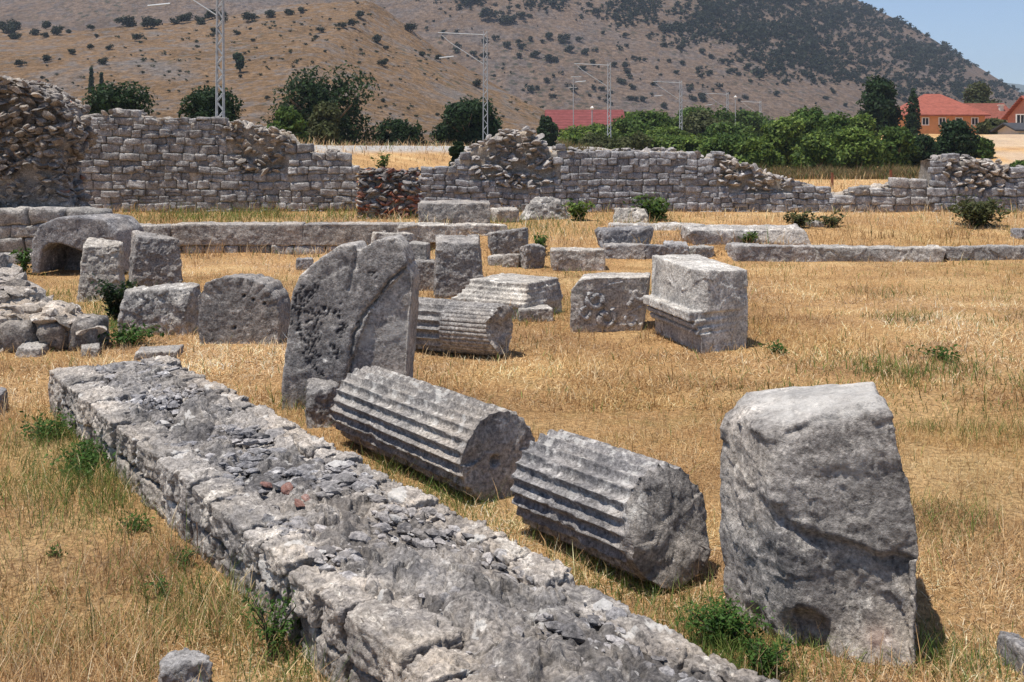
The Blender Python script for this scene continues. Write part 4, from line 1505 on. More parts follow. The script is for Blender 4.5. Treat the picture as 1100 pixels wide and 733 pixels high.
TR = [
    ('dark spreading tree above the left part of the tall wall', 80, 180, 85, 62, DARKG, 'tree'),
    ('dark round tree directly left of the nearest lattice mast', 182, 264, 90, 64, DARKG, 'tree'),
    ('biggest dark evergreen tree at the left below the hill', 280, 414, 68, 84, DARKG, 'tree'),
    ('lower mid-green bush at the left foot of the biggest dark tree', 276, 335, 112, 70, MIDG, 'bush'),
    ('yellow-green bush in front of the biggest dark tree', 322, 372, 108, 74, OLIVE, 'bush'),
    ('low dark bush right of the biggest dark tree', 398, 466, 127, 84, DARKG, 'bush'),
    ('round dark tree behind the second lattice mast', 463, 540, 104, 86, DARKG, 'tree'),
    ('small dark bush growing at the left shoulder of the rubble peak', 480, 506, 152, 40, DARKG, 'bush'),
    ('dark bush at the left gable of the low red-roofed house', 572, 602, 124, 122, DARKG, 'tree'),
    ('bright bush before the low red-roofed house', 600, 668, 135, 104, BRIGHT, 'bush'),
    ('mid-green tree right of the third lattice mast', 655, 724, 119, 120, MIDG, 'tree'),
    ('bright leafy bush before the fourth lattice mast', 690, 745, 136, 112, BRIGHT, 'bush'),
    ('mid-green tree behind the fourth lattice mast', 716, 790, 114, 150, MIDG, 'tree'),
    ('broad bright bush below the fifth lattice mast', 748, 812, 132, 120, MIDG, 'bush'),
    ('mid-green tree between the fifth and sixth lattice mast', 786, 846, 124, 190, MIDG, 'tree'),
    ('bright tall bush left of the middle of the tree row', 812, 872, 124, 84, BRIGHT, 'tree'),
    ('mid-green tree standing behind the bright bushes of the row', 838, 905, 114, 100, MIDG, 'tree'),
    ('pale bright bush in the front of the tree row', 850, 905, 142, 74, BRIGHT, 'bush'),
    ('pale yellow-green bush left of the dark tree foot', 890, 950, 134, 76, BRIGHT, 'bush'),
    ('tall dark tree rising left of the orange house', 920, 970, 82, 128, DARKG, 'tree'),
    ('dark mid-height tree in front of the orange house wall', 936, 984, 134, 84, MIDG, 'tree'),
    ('low dark bush below the orange house', 966, 1012, 142, 86, DARKG, 'bush'),
    ('very dark round tree before the right corner of the orange house', 1003, 1053, 128, 88, DARKG, 'tree'),
    ('round olive tree behind the brown-roofed house', 1028, 1078, 89, 205, OLIVE, 'tree'),
    ('low green bush left of the stony bank', 1040, 1068, 148, 90, MIDG, 'bush'),
    ('dark low bush at the right edge on the stony bank', 1082, 1112, 172, 60, MIDG, 'bush'),
    ('ragged mid-green tree rising just behind the pale bright bush', 868, 928, 120, 92, MIDG, 'tree'),
    ('olive tree between the fourth and fifth lattice mast', 730, 790, 120, 133, OLIVE, 'tree'),
    ('mid-green tree just right of the fifth lattice mast', 770, 830, 118, 165, MIDG, 'tree'),
    ('narrow bright tree at the right of the low red roof', 648, 690, 117, 130, BRIGHT, 'tree'),
    ('bushy green shrub left of the tall dark tree foot', 900, 948, 122, 96, BRIGHT, 'bush'),
    ('low bright bush hiding the foot of the fourth lattice mast', 676, 766, 147, 90, BRIGHT, 'bush'),
    ('low mid-green bush right of the fourth lattice mast foot', 752, 826, 143, 82, MIDG, 'bush'),
    ('low bright bush at the left end of the front tree row', 784, 838, 148, 74, BRIGHT, 'bush'),
    ('low olive bush over the long coursed wall top', 622, 700, 148, 88, OLIVE, 'bush'),
    ('small pale bush under the brown-roofed house', 1050, 1088, 128, 140, OLIVE, 'bush'),
]
for k, (lab, x0, x1, yt, Y, cols, cat) in enumerate(TR):
    tree(lab, x0, x1, yt, Y, cols, 100 + k, n=17000 if x1 - x0 > 60 else 9000, leaf=.0030 * Y + .05, cat=cat, name='tree' if cat == 'tree' else 'bush')
tree('narrow dark cypress beside the orange house chimney', 972, 990, 92, 142, DARKG, 140, n=2500, leaf=.4, tall=True, name='cypress_tree')


def undergrowth():
    rs = np.random.default_rng(9)
    n = 26000
    Y = rs.uniform(66, 78, n); px_ = rs.uniform(600, 1010, n)
    X = (px_ - 550) / F * Y
    Z = gz(X, Y)
    hgt = np.clip(.55 + .35 * fbm(np.stack([X * .5, Y * .5, X * 0], 1), 3, 4), .1, 1.2)
    cols = np.array([(.22, .14, .07), (.16, .11, .06), (.30, .21, .09), (.10, .12, .04), (.09, .10, .035)])[rs.integers(0, 5, n)] * rs.uniform(.7, 1.2, n)[:, None]
    V, Q, T, C = blades(X, Y, Z, hgt * rs.uniform(.7, 1.5, n), rs.uniform(.03, .07, n), rs.uniform(0, .5, n), rs.uniform(0, 6.28, n), cols)
    o = link('undergrowth', mesh('undergrowth', V, [Q, T], M_GRASS, False, {'Col': C}))
    tag(o, 'brown dry undergrowth along the foot of the trees', 'undergrowth', kind='stuff')


undergrowth()


def weed(label, x, y, w, h, cols, seed, leaf=.05, n=500, z=None, name='weed_plant', stems=9):
    rs = np.random.default_rng(seed)
    p = ground_hit(x, y)
    root = thing(name, label, 'plant', p)
    a = Acc(); Ps = []; Ns = []
    for s in range(stems):
        an = rs.uniform(0, 6.28); r = w * .5 * rs.uniform(.2, 1)
        tip = np.array([r * math.cos(an), r * math.sin(an), h * rs.uniform(.55, 1.0)])
        m = tip * np.array([.4, .4, .6])
        V, Q = tube([(0, 0, -.02), tuple(m), tuple(tip)], [.006 * h + .002, .004 * h + .002, .0015], 5); a.add(V, Q)
        k = n // stems
        t = rs.uniform(.15, 1, k)
        P = np.where(t[:, None] < .5, m * (t[:, None] * 2), m + (tip - m) * (t[:, None] * 2 - 1))
        P = P + rs.normal(0, .06 * w + .01, (k, 3)) * np.array([1, 1, .7])
        P[:, 2] = np.maximum(P[:, 2], .01)
        Ps.append(P)
    P = np.concatenate(Ps); m = len(P)
    N = rs.normal(0, .6, (m, 3)) + np.array([0, 0, 1]); N /= np.linalg.norm(N, axis=1)[:, None]
    C = np.array(cols)[rs.integers(0, len(cols), m)] * rs.uniform(.7, 1.3, m)[:, None]
    V, Q, CC = leaves(P, N, leaf * rs.uniform(.6, 1.4, m), C, rs, .45)
    link('foliage', mesh('foliage', V, [Q], M_LEAF, False, {'Col': CC}), (0, 0, 0), root)
    link('stem', mesh('stem', np.concatenate(a.V), [np.concatenate(a.q)], M_BARK), (0, 0, 0), root)


GW = [(.05, .11, .02), (.075, .14, .03), (.04, .085, .02)]
weed('bushy green weed at the left foot of the upright stone', 778, 690, .36, .16, GW, 1, .022, 2200, stems=26)
weed('low green weed between the low wall and upright stone', 820, 722, .25, .12, GW, 2, .02, 900, stems=14)
weed('wispy green weed against the near face of the low wall', 292, 705, .34, .28, GW, 3, .024, 420, stems=12)
weed('second wispy weed nearer the low wall base', 322, 690, .22, .24, GW, 4, .022, 240, stems=8)
weed('broad green weed patch against the far face of the low wall', 92, 505, .80, .15, GW, 5, .035, 1500, stems=26)
weed('green weed at the far left corner of the low wall', 58, 470, .7, .13, GW, 6, .035, 800, stems=18)
weed('small green weed halfway along the low wall', 150, 572, .26, .10, GW, 7, .025, 260)
weed('tiny green weed in the straw at the lower left', 62, 600, .16, .06, GW, 8, .02, 120)
weed('tiny green sprig left of the pale field stone', 175, 640, .14, .09, GW, 9, .02, 90, stems=5)
weed('small green weed in the middle of the left straw', 196, 610, .2, .10, GW, 10, .022, 150)
weed('dark green weed between the left blocks', 124, 345, .62, .55, DARKG, 11, .07, 900, stems=20)
weed('green weed before the long rounded block', 140, 372, .7, .22, GW, 12, .06, 700, stems=18)
weed('green weed at the left of the hollow arch stone', 26, 295, .45, .5, GW, 13, .08, 300)
weed('olive plant growing on the rubble wall by the long block', 500, 222, 1.0, .55, OLIVE, 14, .11, 700)
weed('green plant growing at the foot of the coursed wall', 703, 238, 1.2, .65, MIDG, 15, .14, 800, stems=18)
weed('pale green plant right of the big pale boulder', 622, 238, .9, .5, BRIGHT, 16, .12, 500)
weed('olive tuft of weeds on the right terrace', 855, 245, .9, .4, OLIVE, 17, .11, 400)
weed('small olive weed right of the terrace tuft', 895, 245, .9, .3, OLIVE, 18, .11, 300)
weed('broad olive shrub before the right wall stump', 1050, 243, 1.5, .65, OLIVE, 19, .13, 1600, stems=34, name='low_shrub')
weed('green weed before the middle terrace boulder', 668, 264, .6, .35, GW, 20, .09, 300)
weed('dark green weed before the large terrace slab', 803, 264, .55, .28, MIDG, 21, .09, 300)
weed('green tuft between the jagged stone and rounded boulder', 580, 272, .5, .45, GW, 22, .08, 260)
weed('green plant growing on the bank above the brick pier', 411, 184, .9, .75, MIDG, 23, .16, 260)
weed('small green weed by the moulded block', 838, 380, .35, .1, GW, 24, .05, 160)
weed('low green weed far right of the moulded block', 1010, 385, .7, .1, GW, 25, .05, 240)


# ------------------------------------------------------------------ lattice masts
def masts():
    s = 27.0
    names = ['nearest lattice mast, cut by the top of the picture', 'second lattice mast with bracket arms at its top', 'third lattice mast beside the low red roof',
             'fourth lattice mast over the green bushes', 'fifth small lattice mast behind the trees', 'sixth and farthest lattice mast, faint above the trees']
    for k in range(6):
        n = 1.75 + k
        Y = s * n; X = (1020 - 1371 / n - 550) / F * Y
        z0 = float(gz(np.array([X]), np.array([Y]), False)[0]) - .1
        H = 10.35 - z0
        root = thing('lattice_mast', names[k], 'mast', (X, Y, z0), 'railway masts in a row')
        a = Acc()
        w0, w1 = .16, .12
        for sx in (-1, 1):
            for sy in (-1, 1): a.bar((sx * w0, sy * w0 * .7, 0), (sx * w1, sy * w1 * .7, H), .032)
        nb = 20
        for i in range(nb):
            t0, t1 = i / nb, (i + 1) / nb
            q0, q1 = w0 + (w1 - w0) * t0, w0 + (w1 - w0) * t1
            sg = 1 if i % 2 else -1
            for sy in (-1, 1): a.bar((-sg * q0, sy * q0 * .7, t0 * H), (sg * q1, sy * q1 * .7, t1 * H), .022)
            for sx in (-1, 1): a.bar((sx * q0, -sg * q0 * .7, t0 * H), (sx * q1, sg * q1 * .7, t1 * H), .018)
        a.build('lattice', M_STEEL, root, smooth=False)
        a = Acc()
        a.bar((0, 0, H - .25), (-3.3, 0, H - .1), .035)
        a.bar((-.1, 0, H - 2.3), (-2.5, 0, H - .75), .03)
        a.build('bracket_arm', M_STEEL, root, smooth=False)
        a = Acc()
        a.bar((-2.5, 0, H - .75), (-3.1, 0, H - .2), .03)
        a.build('insulator', M_STEEL, root, smooth=False)
        a = Acc(); a.bar((-2.2, 0, H - 1.75), (-3.2, 0, H - 1.85), .05)
        a.build('insulator', M_STEEL, root, smooth=False)


masts()


# ------------------------------------------------------------------ houses
def roofmat(name, col):
    m, nt, b = newmat(name)
    g = NG(nt)
    tc = g.n('ShaderNodeTexCoord').outputs['Object']
    w = g.n('ShaderNodeTexWave', wave_type='BANDS', bands_direction='Z')
    w.inputs['Scale'].default_value = 1.6; w.inputs['Distortion'].default_value = 1.2
    g.l(tc, w.inputs['Vector'])
    n = g.noise(tc, 2.0, 8, .7)
    c = g.ramp(n, [(.3, tuple(x * .7 for x in col)), (.7, tuple(min(1, x * 1.25) for x in col))])
    c = g.mix(.3, c, w.outputs['Color'], 'OVERLAY')
    g.l(c, b.inputs['Base Color'])
    g.l(g.bump(w.outputs['Fac'], .5, .08), b.inputs['Normal'])
    return m


M_ROOF = roofmat('red_roof_tiles', (.27, .085, .06))
M_ROOF2 = roofmat('old_red_roof_tiles', (.17, .05, .048))
M_ROOFB = roofmat('brown_roof_tiles', (.20, .065, .045))
M_ORANGE = plain('orange_plaster', (.60, .29, .135), .9, .12, 1.5, .2)
M_PINK = plain('salmon_plaster', (.60, .25, .16), .9, .12, 1.5, .2)
M_WHITE = plain('pale_plaster', (.62, .56, .48), .9, .1, 1.5, .2)
M_FRAME = plain('white_frame_paint', (.75, .73, .70), .6, .06, 3)
M_GLASS = plain('dark_glass', (.03, .035, .045), .15, .2, 2)
M_GREYR = plain('grey_roof', (.05, .05, .055), .8, .2, 2)


def window(root, x, y, z, w, h):
    a = Acc()
    for (x0, x1, z0, z1) in ((x - w / 2 - .12, x + w / 2 + .12, z + h, z + h + .12), (x - w / 2 - .12, x + w / 2 + .12, z - .12, z),
                             (x - w / 2 - .12, x - w / 2, z, z + h), (x + w / 2, x + w / 2 + .12, z, z + h), (x - .04, x + .04, z, z + h)):
        a.box(x0, x1, y - .09, y + .02, z0, z1)
    fr = a.build('window', M_FRAME, root, smooth=False)
    b = Acc(); b.box(x - w / 2, x + w / 2, y - .03, y + .01, z, z + h)
    b.build('window_pane', M_GLASS, fr, smooth=False)


def house(label, x0, x1, Y, ze, zr, depth, wall, roof, hip=True, wins=(), base=None, chim=(), name='house', ridge='x', over=.6):
    X0, X1 = (x0 - 550) / F * Y, (x1 - 550) / F * Y
    cx = (X0 + X1) / 2; w = X1 - X0
    z0 = float(gz(np.array([cx]), np.array([Y]), False)[0]) - .4 if base is None else base
    root = thing(name, label, 'house', (cx, Y + depth / 2, z0))
    He = at(0, ze, Y)[2] - z0; Hr = at(0, zr, Y + depth / 2)[2] - z0
    a = Acc(); a.box(-w / 2, w / 2, -depth / 2, depth / 2, 0, He)
    if not hip:
        if ridge == 'x':
            a.add([(-w / 2, -depth / 2, He), (-w / 2, depth / 2, He), (-w / 2, 0, Hr - .1), (w / 2, -depth / 2, He), (w / 2, depth / 2, He), (w / 2, 0, Hr - .1)], None, [(0, 2, 1), (3, 4, 5)])
        else:
            a.add([(-w / 2, -depth / 2, He), (w / 2, -depth / 2, He), (0, -depth / 2, Hr - .1), (-w / 2, depth / 2, He), (w / 2, depth / 2, He), (0, depth / 2, Hr - .1)], None, [(0, 1, 2), (3, 5, 4)])
    a.build('wall', wall, root, smooth=False)
    o = over
    a = Acc()
    q = min(depth, w) * .5 * (.9 if hip else 0)
    W2, D2 = w / 2 + o, depth / 2 + o
    if ridge == 'x':
        if hip: rd = [(-W2 + q, 0, Hr), (W2 - q, 0, Hr)]
        else: rd = [(-W2, 0, Hr), (W2, 0, Hr)]
    else:
        rd = [(0, -D2, Hr), (0, D2, Hr)]
    E = [(-W2, -D2, He - .05), (W2, -D2, He - .05), (W2, D2, He - .05), (-W2, D2, He - .05)]
    V = E + rd + [(x, y, z - .18) for x, y, z in E + rd]
    if ridge == 'x':
        quads = [(0, 1, 5, 4), (2, 3, 4, 5)]; tris = [(1, 2, 5), (3, 0, 4)]
    else:
        quads = [(1, 2, 5, 4), (3, 0, 4, 5)]; tris = [(0, 1, 4), (2, 3, 5)]
    if not hip:
        tris = []
    qq = list(quads) + [tuple(i + 6 for i in f[::-1]) for f in quads]
    tt = list(tris) + [tuple(i + 6 for i in f[::-1]) for f in tris]
    if hip or ridge == 'x':
        qq += [(0, 6, 7, 1), (2, 8, 9, 3)]
    if hip or ridge == 'y':
        qq += [(1, 7, 8, 2), (3, 9, 6, 0)]
    if not hip:
        qq += [(1, 7, 11, 5), (2, 5, 11, 8), (0, 4, 10, 6), (3, 9, 10, 4)] if ridge == 'x' else [(0, 6, 10, 4), (1, 4, 10, 7), (3, 5, 11, 9), (2, 8, 11, 5)]
    a.add(V, qq, tt)
    rf = a.build('roof', roof, root, smooth=False)
    for (cxp, ych) in chim:
        c = Acc()
        xx = (cxp - 550) / F * Y - cx
        yy = -depth * .25
        zt = at(0, ych, Y)[2] - z0
        c.box(xx - .3, xx + .3, yy - .3, yy + .3, He, zt); c.box(xx - .42, xx + .42, yy - .42, yy + .42, zt, zt + .15)
        c.build('chimney', M_WHITE, rf, smooth=False)
    for (wx, wy, ww, wh) in wins:
        xx = (wx - 550) / F * Y - cx; zz = at(0, wy, Y)[2] - z0
        window(root, xx, -depth / 2, zz, ww, wh)
    return root


house('big orange house with a red hipped roof at the right', 981, 1058, 150, 123, 101, 12, M_ORANGE, M_ROOF, True,
      wins=[(994, 134, .8, .9), (1012, 134, .8, .9), (1030, 134, .8, .9), (1047, 134, .8, .9)], chim=[(990, 113)])
house('low house with brown roof behind the orange house', 1046, 1088, 175, 128, 111, 9, M_WHITE, M_ROOFB, False, wins=[(1074, 134, .9, 1.0)], chim=[(1082, 113)])
house('salmon gabled house cut by the right edge', 1122, 1180, 135, 124, 103, 10, M_PINK, M_ROOF, False, wins=[(1096, 133, .9, 1.1)], chim=[], ridge='x')
house('low house with a long red roof between the masts', 592, 668, 125, 138, 118, 8, M_WHITE, M_ROOF2, False, wins=[(600, 146, .8, .9)], chim=[])
house('small grey-roofed shed beside the salmon house', 1094, 1135, 118, 139, 132, 5, M_WHITE, M_GREYR, False)


def antenna():
    Y = 123.0
    p = at(616, 128, Y)
    root = thing('roof_antenna', 'thin aerial pole with cross bars over the low red roof', 'aerial', (p[0], Y, 0.5))
    a = Acc(); a.bar((0, 0, 0), (0, 0, at(0, 82, Y)[2] - .5), .05); a.build('aerial_pole', M_STEEL, root, smooth=False)
    a = Acc(); z = at(0, 83, Y)[2] - .5
    a.bar((-.3, 0, z), (.9, 0, z), .05)
    for k in range(5): a.bar((-.2 + .25 * k, -.3, z), (-.2 + .25 * k, .3, z), .02)
    a.build('aerial_bar', M_STEEL, root, smooth=False)
    a = Acc(); a.bar((-.6, 0, z - 1.2), (.4, 0, z - 1.2), .03)
    a.build('aerial_bar', M_STEEL, root, smooth=False)
    for lab, x, y, Y in (('white lamp on a pole above the low red roof', 636, 117, 122.), ('white lamp on a pole over the trees beside the fifth mast', 790, 105, 158.)):
        X = at(x, y, Y)[0]; z0 = float(gz(np.array([X]), np.array([Y]), False)[0])
        r = thing('lamp_post', lab, 'lamp', (X, Y, z0))
        zt = at(x, y, Y)[2] - z0
        b = Acc(); b.bar((0, 0, 0), (0, 0, zt), .06); b.build('lamp_pole', M_STEEL, r)
        V, T = RT[0]
        b = Acc(); b.add(V * np.array([.55, .55, .5]) + np.array([0, 0, zt + .1]), None, T); b.build('lamp_globe', M_FRAME, r)


antenna()

for lab, x, yt, yb in (('rusty fence post in the field, the left one in the gap', 894, 186, 205), ('rusty fence post in the field, the middle one in the gap', 957, 183, 202),
                       ('rusty fence post close to the right wall stump', 1006, 190, 203)):
    Y = 52.0
    p = at(x, yb, Y); z0 = float(gz(np.array([p[0]]), np.array([Y]), False)[0]) - .15
    a = Acc(); zt = at(x, yt, Y)[2]
    for (x0, x1, y0, y1) in ((-.05, .05, -.05, -.035), (-.05, -.035, -.035, .05)):
        a.box(p[0] + x0, p[0] + x1, Y + y0, Y + y1, z0, zt)
    a.box(p[0] - .055, p[0] + .055, Y - .055, Y + .055, zt, zt + .02)
    o = a.build('fence_post', M_RUST, None, (p[0], Y, z0), smooth=False)
    tag(o, lab, 'fence post', 'rusty fence posts')


# ------------------------------------------------------------------ hills
def hillA(X, Y):
    H = np.interp(X, [-900, -500, -300, -190, -110, -52, -20, 18, 45, 70], [40, 48, 47, 46, 53, 58, 34, 11, 1, -6])
    S_ = np.clip((Y - 185) / 205, 0, 1)
    S_ = np.where(Y > 390, 1 - .0008 * (Y - 390), S_ ** .92)
    P = np.stack([X / 70, Y / 70, X * 0], -1).reshape(-1, 3)
    n = fbm(P, 5, 61).reshape(np.shape(X))
    P2 = P * 6
    return -1.5 + H * S_ + (3.2 * n + .5 * fbm(P2, 3, 3).reshape(np.shape(X))) * np.clip(S_ * 1.6, 0, 1)


def hillB(X, Y):
    H = np.interp(X / np.maximum(Y, 100) * 1000, [-1400, -700, -300, 0, 200, 333, 376, 424, 476, 540, 600, 700], [200, 250, 290, 285, 212, 136, 115, 87, 55, 26, 6, -10])
    S_ = np.clip((Y - 470) / 530, 0, 1)
    S_ = np.where(Y > 1000, 1 - .0006 * (Y - 1000), S_ ** 1.15)
    P = np.stack([X / 160, Y / 160, X * 0], -1).reshape(-1, 3)
    n = fbm(P, 5, 71).reshape(np.shape(X))
    return -9 + (H + 9) * S_ + 7.5 * n * np.clip(S_ * 1.4, 0, 1) * np.clip(H / 260, 0, 1)


def hillmat(name, grass, rock_, scrub, s, dens):
    m, nt, b = newmat(name)
    g = NG(nt)
    tc = g.n('ShaderNodeTexCoord').outputs['Object']
    n1 = g.noise(tc, .035 * s, 10, .68, .5)
    c = g.ramp(n1, [(.35, tuple(x * .75 for x in grass)), (.52, grass), (.66, rock_)])
    n2 = g.noise(tc, .22 * s, 8, .75)
    c = g.mix(g.ramp(n2, [(.50, 0), (.60, .85)]), c, rock_)
    n3 = g.noise(tc, .6 * s, 8, .8)
    c = g.mix(.9, c, g.ramp(n3, [(.35, .2), (.65, .85)]), 'OVERLAY')
    v = g.vor(tc, .34 * s)
    sp = g.math('MULTIPLY', g.ramp(v, [(.20, 1), (.40, 0)]), g.ramp(g.noise(tc, .02 * s, 5, .6), [(dens, 0), (dens + .12, 1)]))
    c = g.mix(g.math('MULTIPLY', sp, .75), c, scrub)
    g.l(c, b.inputs['Base Color'])
    nb = g.bump(g.noise(tc, .25 * s, 10, .75), 1.0, 2.0 / s)
    g.l(nb, b.inputs['Normal'])
    b.inputs['Specular IOR Level'].default_value = .02
    return m


def hill(name, fn, x0, x1, y0, y1, st, mat, label):
    xs = np.arange(x0, x1 + st, st); ys = np.arange(y0, y1 + st, st)
    X, Y = np.meshgrid(xs, ys)
    Z = fn(X, Y)
    V = np.stack([X, Y, Z], -1).reshape(-1, 3)
    i = np.arange(V.shape[0]).reshape(len(ys), len(xs))
    Q = np.stack([i[:-1, :-1], i[:-1, 1:], i[1:, 1:], i[1:, :-1]], -1).reshape(-1, 4)
    tag(link(name, mesh(name, V, [Q], mat)), label, 'hill', kind='structure')


hill('near_hill', hillA, -620, 80, 180, 620, 3.5, hillmat('near_hill_grass', (.20, .126, .070), (.165, .143, .13), (.05, .055, .03), 1.0, .52), 'dry ochre hillside with scattered shrubs')
hill('far_hill', hillB, -1300, 860, 455, 1500, 8.0, hillmat('far_hill_grass', (.165, .116, .084), (.125, .104, .095), (.04, .045, .03), .55, .45), 'tall scrub covered hill behind the valley')


def far_ridge():
    xs = np.linspace(500, 6000, 120); ys = np.linspace(3600, 4700, 24)
    X, Y = np.meshgrid(xs, ys)
    H = np.interp(X, [500, 1400, 1700, 1950, 2400, 3000, 6000], [300, 330, 305, 262, 200, 150, 100])
    P = np.stack([X / 350, Y / 350, X * 0], -1).reshape(-1, 3)
    Z = -40 + (H + 40) * np.sin(np.clip((Y - 3600) / 700, 0, 1) * math.pi / 2) + 22 * fbm(P, 4, 5).reshape(X.shape)
    V = np.stack([X, Y, Z], -1).reshape(-1, 3)
    i = np.arange(V.shape[0]).reshape(24, 120)
    Q = np.stack([i[:-1, :-1], i[:-1, 1:], i[1:, 1:], i[1:, :-1]], -1).reshape(-1, 4)
    tag(link('distant_mountain', mesh('distant_mountain', V, [Q], plain('distant_mountain_scrub', (.06, .075, .05), .95, .3, .01))), 'hazy blue ridge far behind the house', 'mountain', kind='structure')


far_ridge()


def march(px_, py_, fn, y0, y1, st):
    Y = np.arange(y0, y1, st)
    X = (px_ - 550) / F * Y; Z = EYE - (py_ - HZ) / F * Y
    h = fn(X, Y)
    k = np.argmax(h > Z)
    if h[k] <= Z[k]: return None
    return np.array([X[k], Y[k], h[k]])


def shrubs():
    rs = np.random.default_rng(77)
    tpl = []
    for k in range(6):
        lob = [((rs.normal(0, .22), rs.normal(0, .22), .28 + .3 * rs.random()), rs.uniform(.2, .36), .85) for _ in range(5)]
        tpl.append(crown_mesh('shrub_foliage', lob, 420, .16, [(.022, .030, .015), (.032, .039, .019), (.018, .024, .013)], 300 + k, .1))
    # the shrubs one can tell apart: fixed ones first, then scattered
    near = [(148, 40, 13), (290, 13, 16), (312, 13, 12), (326, 11, 11), (78, 55, 10), (50, 62, 14), (20, 68, 12), (90, 27, 16), (120, 24, 14), (47, 22, 14), (15, 26, 18),
            (405, 42, 14), (441, 30, 16), (411, 68, 12), (232, 32, 12), (268, 18, 18), (110, 66, 12), (140, 22, 22), (162, 24, 22), (185, 19, 16), (60, 33, 16), (35, 34, 14),
            (187, 8, 14), (200, 18, 14), (384, 14, 14), (378, 26, 12), (368, 27, 11), (345, 33, 10), (95, 50, 9), (117, 50, 9), (255, 34, 9), (8, 30, 16), (70, 20, 14),
            (30, 12, 12), (240, 22, 10), (215, 24, 12), (455, 58, 10), (470, 62, 10), (505, 60, 10), (530, 78, 14), (549, 66, 10), (540, 92, 10), (512, 90, 12), (560, 84, 9)]
    far = [(522, 15, 20), (545, 20, 18), (560, 18, 12), (502, 3, 14), (595, 6, 10), (640, 14, 12), (632, 5, 8), (681, 16, 11), (654, 4, 12), (715, 48, 9), (731, 50, 11),
           (742, 30, 9), (733, 67, 9), (756, 55, 10), (776, 66, 10), (750, 75, 8), (726, 77, 8), (660, 70, 9), (672, 72, 9), (671, 38, 8), (648, 35, 6), (640, 54, 7),
           (556, 45, 8), (570, 42, 8), (550, 20, 12), (590, 40, 12), (606, 41, 14), (622, 42, 9), (612, 53, 12), (628, 56, 10), (575, 58, 12), (588, 64, 12), (598, 66, 10),
           (560, 50, 9), (545, 49, 10), (668, 86, 12), (680, 95, 9), (625, 73, 10), (587, 88, 9), (646, 96, 8), (683, 106, 8), (755, 105, 12), (745, 106, 10), (762, 77, 9),
           (783, 78, 8), (818, 80, 9), (843, 88, 10), (872, 86, 8), (788, 76, 10), (815, 58, 9), (800, 55, 12), (830, 58, 9), (858, 60, 10), (850, 70, 9), (865, 78, 9)]
    for _ in range(90):
        far.append((rs.uniform(470, 1040), rs.uniform(40, 118), rs.uniform(4, 9)))
    for _ in range(34):
        x = rs.uniform(0, 260)
        near.append((x, 33 - .085 * x + rs.normal(0, 5), rs.uniform(8, 17)))
    for _ in range(46):
        near.append((rs.uniform(0, 560), rs.uniform(5, 125), rs.uniform(3, 7)))
    first = True
    for lst, fn, lab, grp, rng in ((near, hillA, 'dark shrub dotted on the dry near hillside', 'shrubs on the near hill', (190, 500, 1.5)),
                                   (far, hillB, 'dark shrub dotted on the slope of the far hill', 'shrubs on the far hill', (470, 1100, 3))):
        for (x, y, w) in lst:
            p = march(x, y + w * .35, fn, *rng)
            if p is None:
                continue
            if fn is hillB and march(x, y + w * .35, hillA, 190, 500, 3) is not None:
                continue
            s = w / F * p[1]
            o = link('hillside_shrub', tpl[rs.integers(6)], tuple(p - np.array([0, 0, .05 * s])))
            o.scale = (s, s, s * rs.uniform(.75, 1.0)); o.rotation_euler = (0, 0, rs.uniform(0, 6.28))
            tag(o, lab, 'shrub', grp)
    # cypresses on the near hill
    for lab, x, yb, yt in (('slim cypress on the near hillside, left of a close pair', 98, 100, 72), ('slim cypress on the near hillside, right of a close pair', 109, 98, 78)):
        p = march(x, yb, hillA, 190, 500, 1.5)
        h = (yb - yt) / F * p[1]
        lob = [((0, 0, h * t), h * .11 * (1 - .6 * t), 2.0) for t in (.15, .35, .55, .75, .9)]
        r = thing('cypress_tree', lab, 'tree', tuple(p))
        link('crown', crown_mesh('crown', lob, 900, .7, DARKG, 400 + x, .0), (0, 0, 0), r)
        V, Q = tube([(0, 0, -.5), (0, 0, h * .3)], [.25, .15], 6)
        link('trunk', mesh('trunk', V, [Q], M_BARK), (0, 0, 0), r)
    p = march(258, 79, hillA, 190, 500, 1.5)
    if p is not None:
        h = 21 / F * p[1]
        r = thing('pine_tree', 'lone slender tree on the near hillside right of the mast', 'tree', tuple(p))
        lob = [((rs.normal(0, .05) * h, 0, h * t), h * .2, 1.0) for t in (.4, .55, .7, .85)]
        link('crown', crown_mesh('crown', lob, 800, .8, DARKG, 450, .2), (0, 0, 0), r)
        V, Q = tube([(0, 0, -.5), (0, 0, h * .6)], [.3, .15], 6)
        link('trunk', mesh('trunk', V, [Q], M_BARK), (0, 0, 0), r)
    # the dense scrub of the upper far hill: nobody could count it
    Vs = []; Qs = []; Cs = []; n0 = 0
    cnt = 0
    T0 = []
    for me in tpl[:4]:
        n = len(me.vertices)
        a = np.empty(n * 3, np.float32); me.vertices.foreach_get('co', a); a = a.reshape(-1, 4, 3)
        c = np.empty(n * 4, np.float32); me.attributes['Col'].data.foreach_get('color', c); c = c.reshape(-1, 4, 4)
        idx = rs.choice(len(a), 48, replace=False)
        s = a[idx]; ctr = s.mean(1, keepdims=True)
        T0.append(((s - ctr) * 2.2 + ctr, c[idx]))
    N = 24000
    PX = rs.uniform(440, 1130, N); PY = rs.uniform(-90, 112, N)
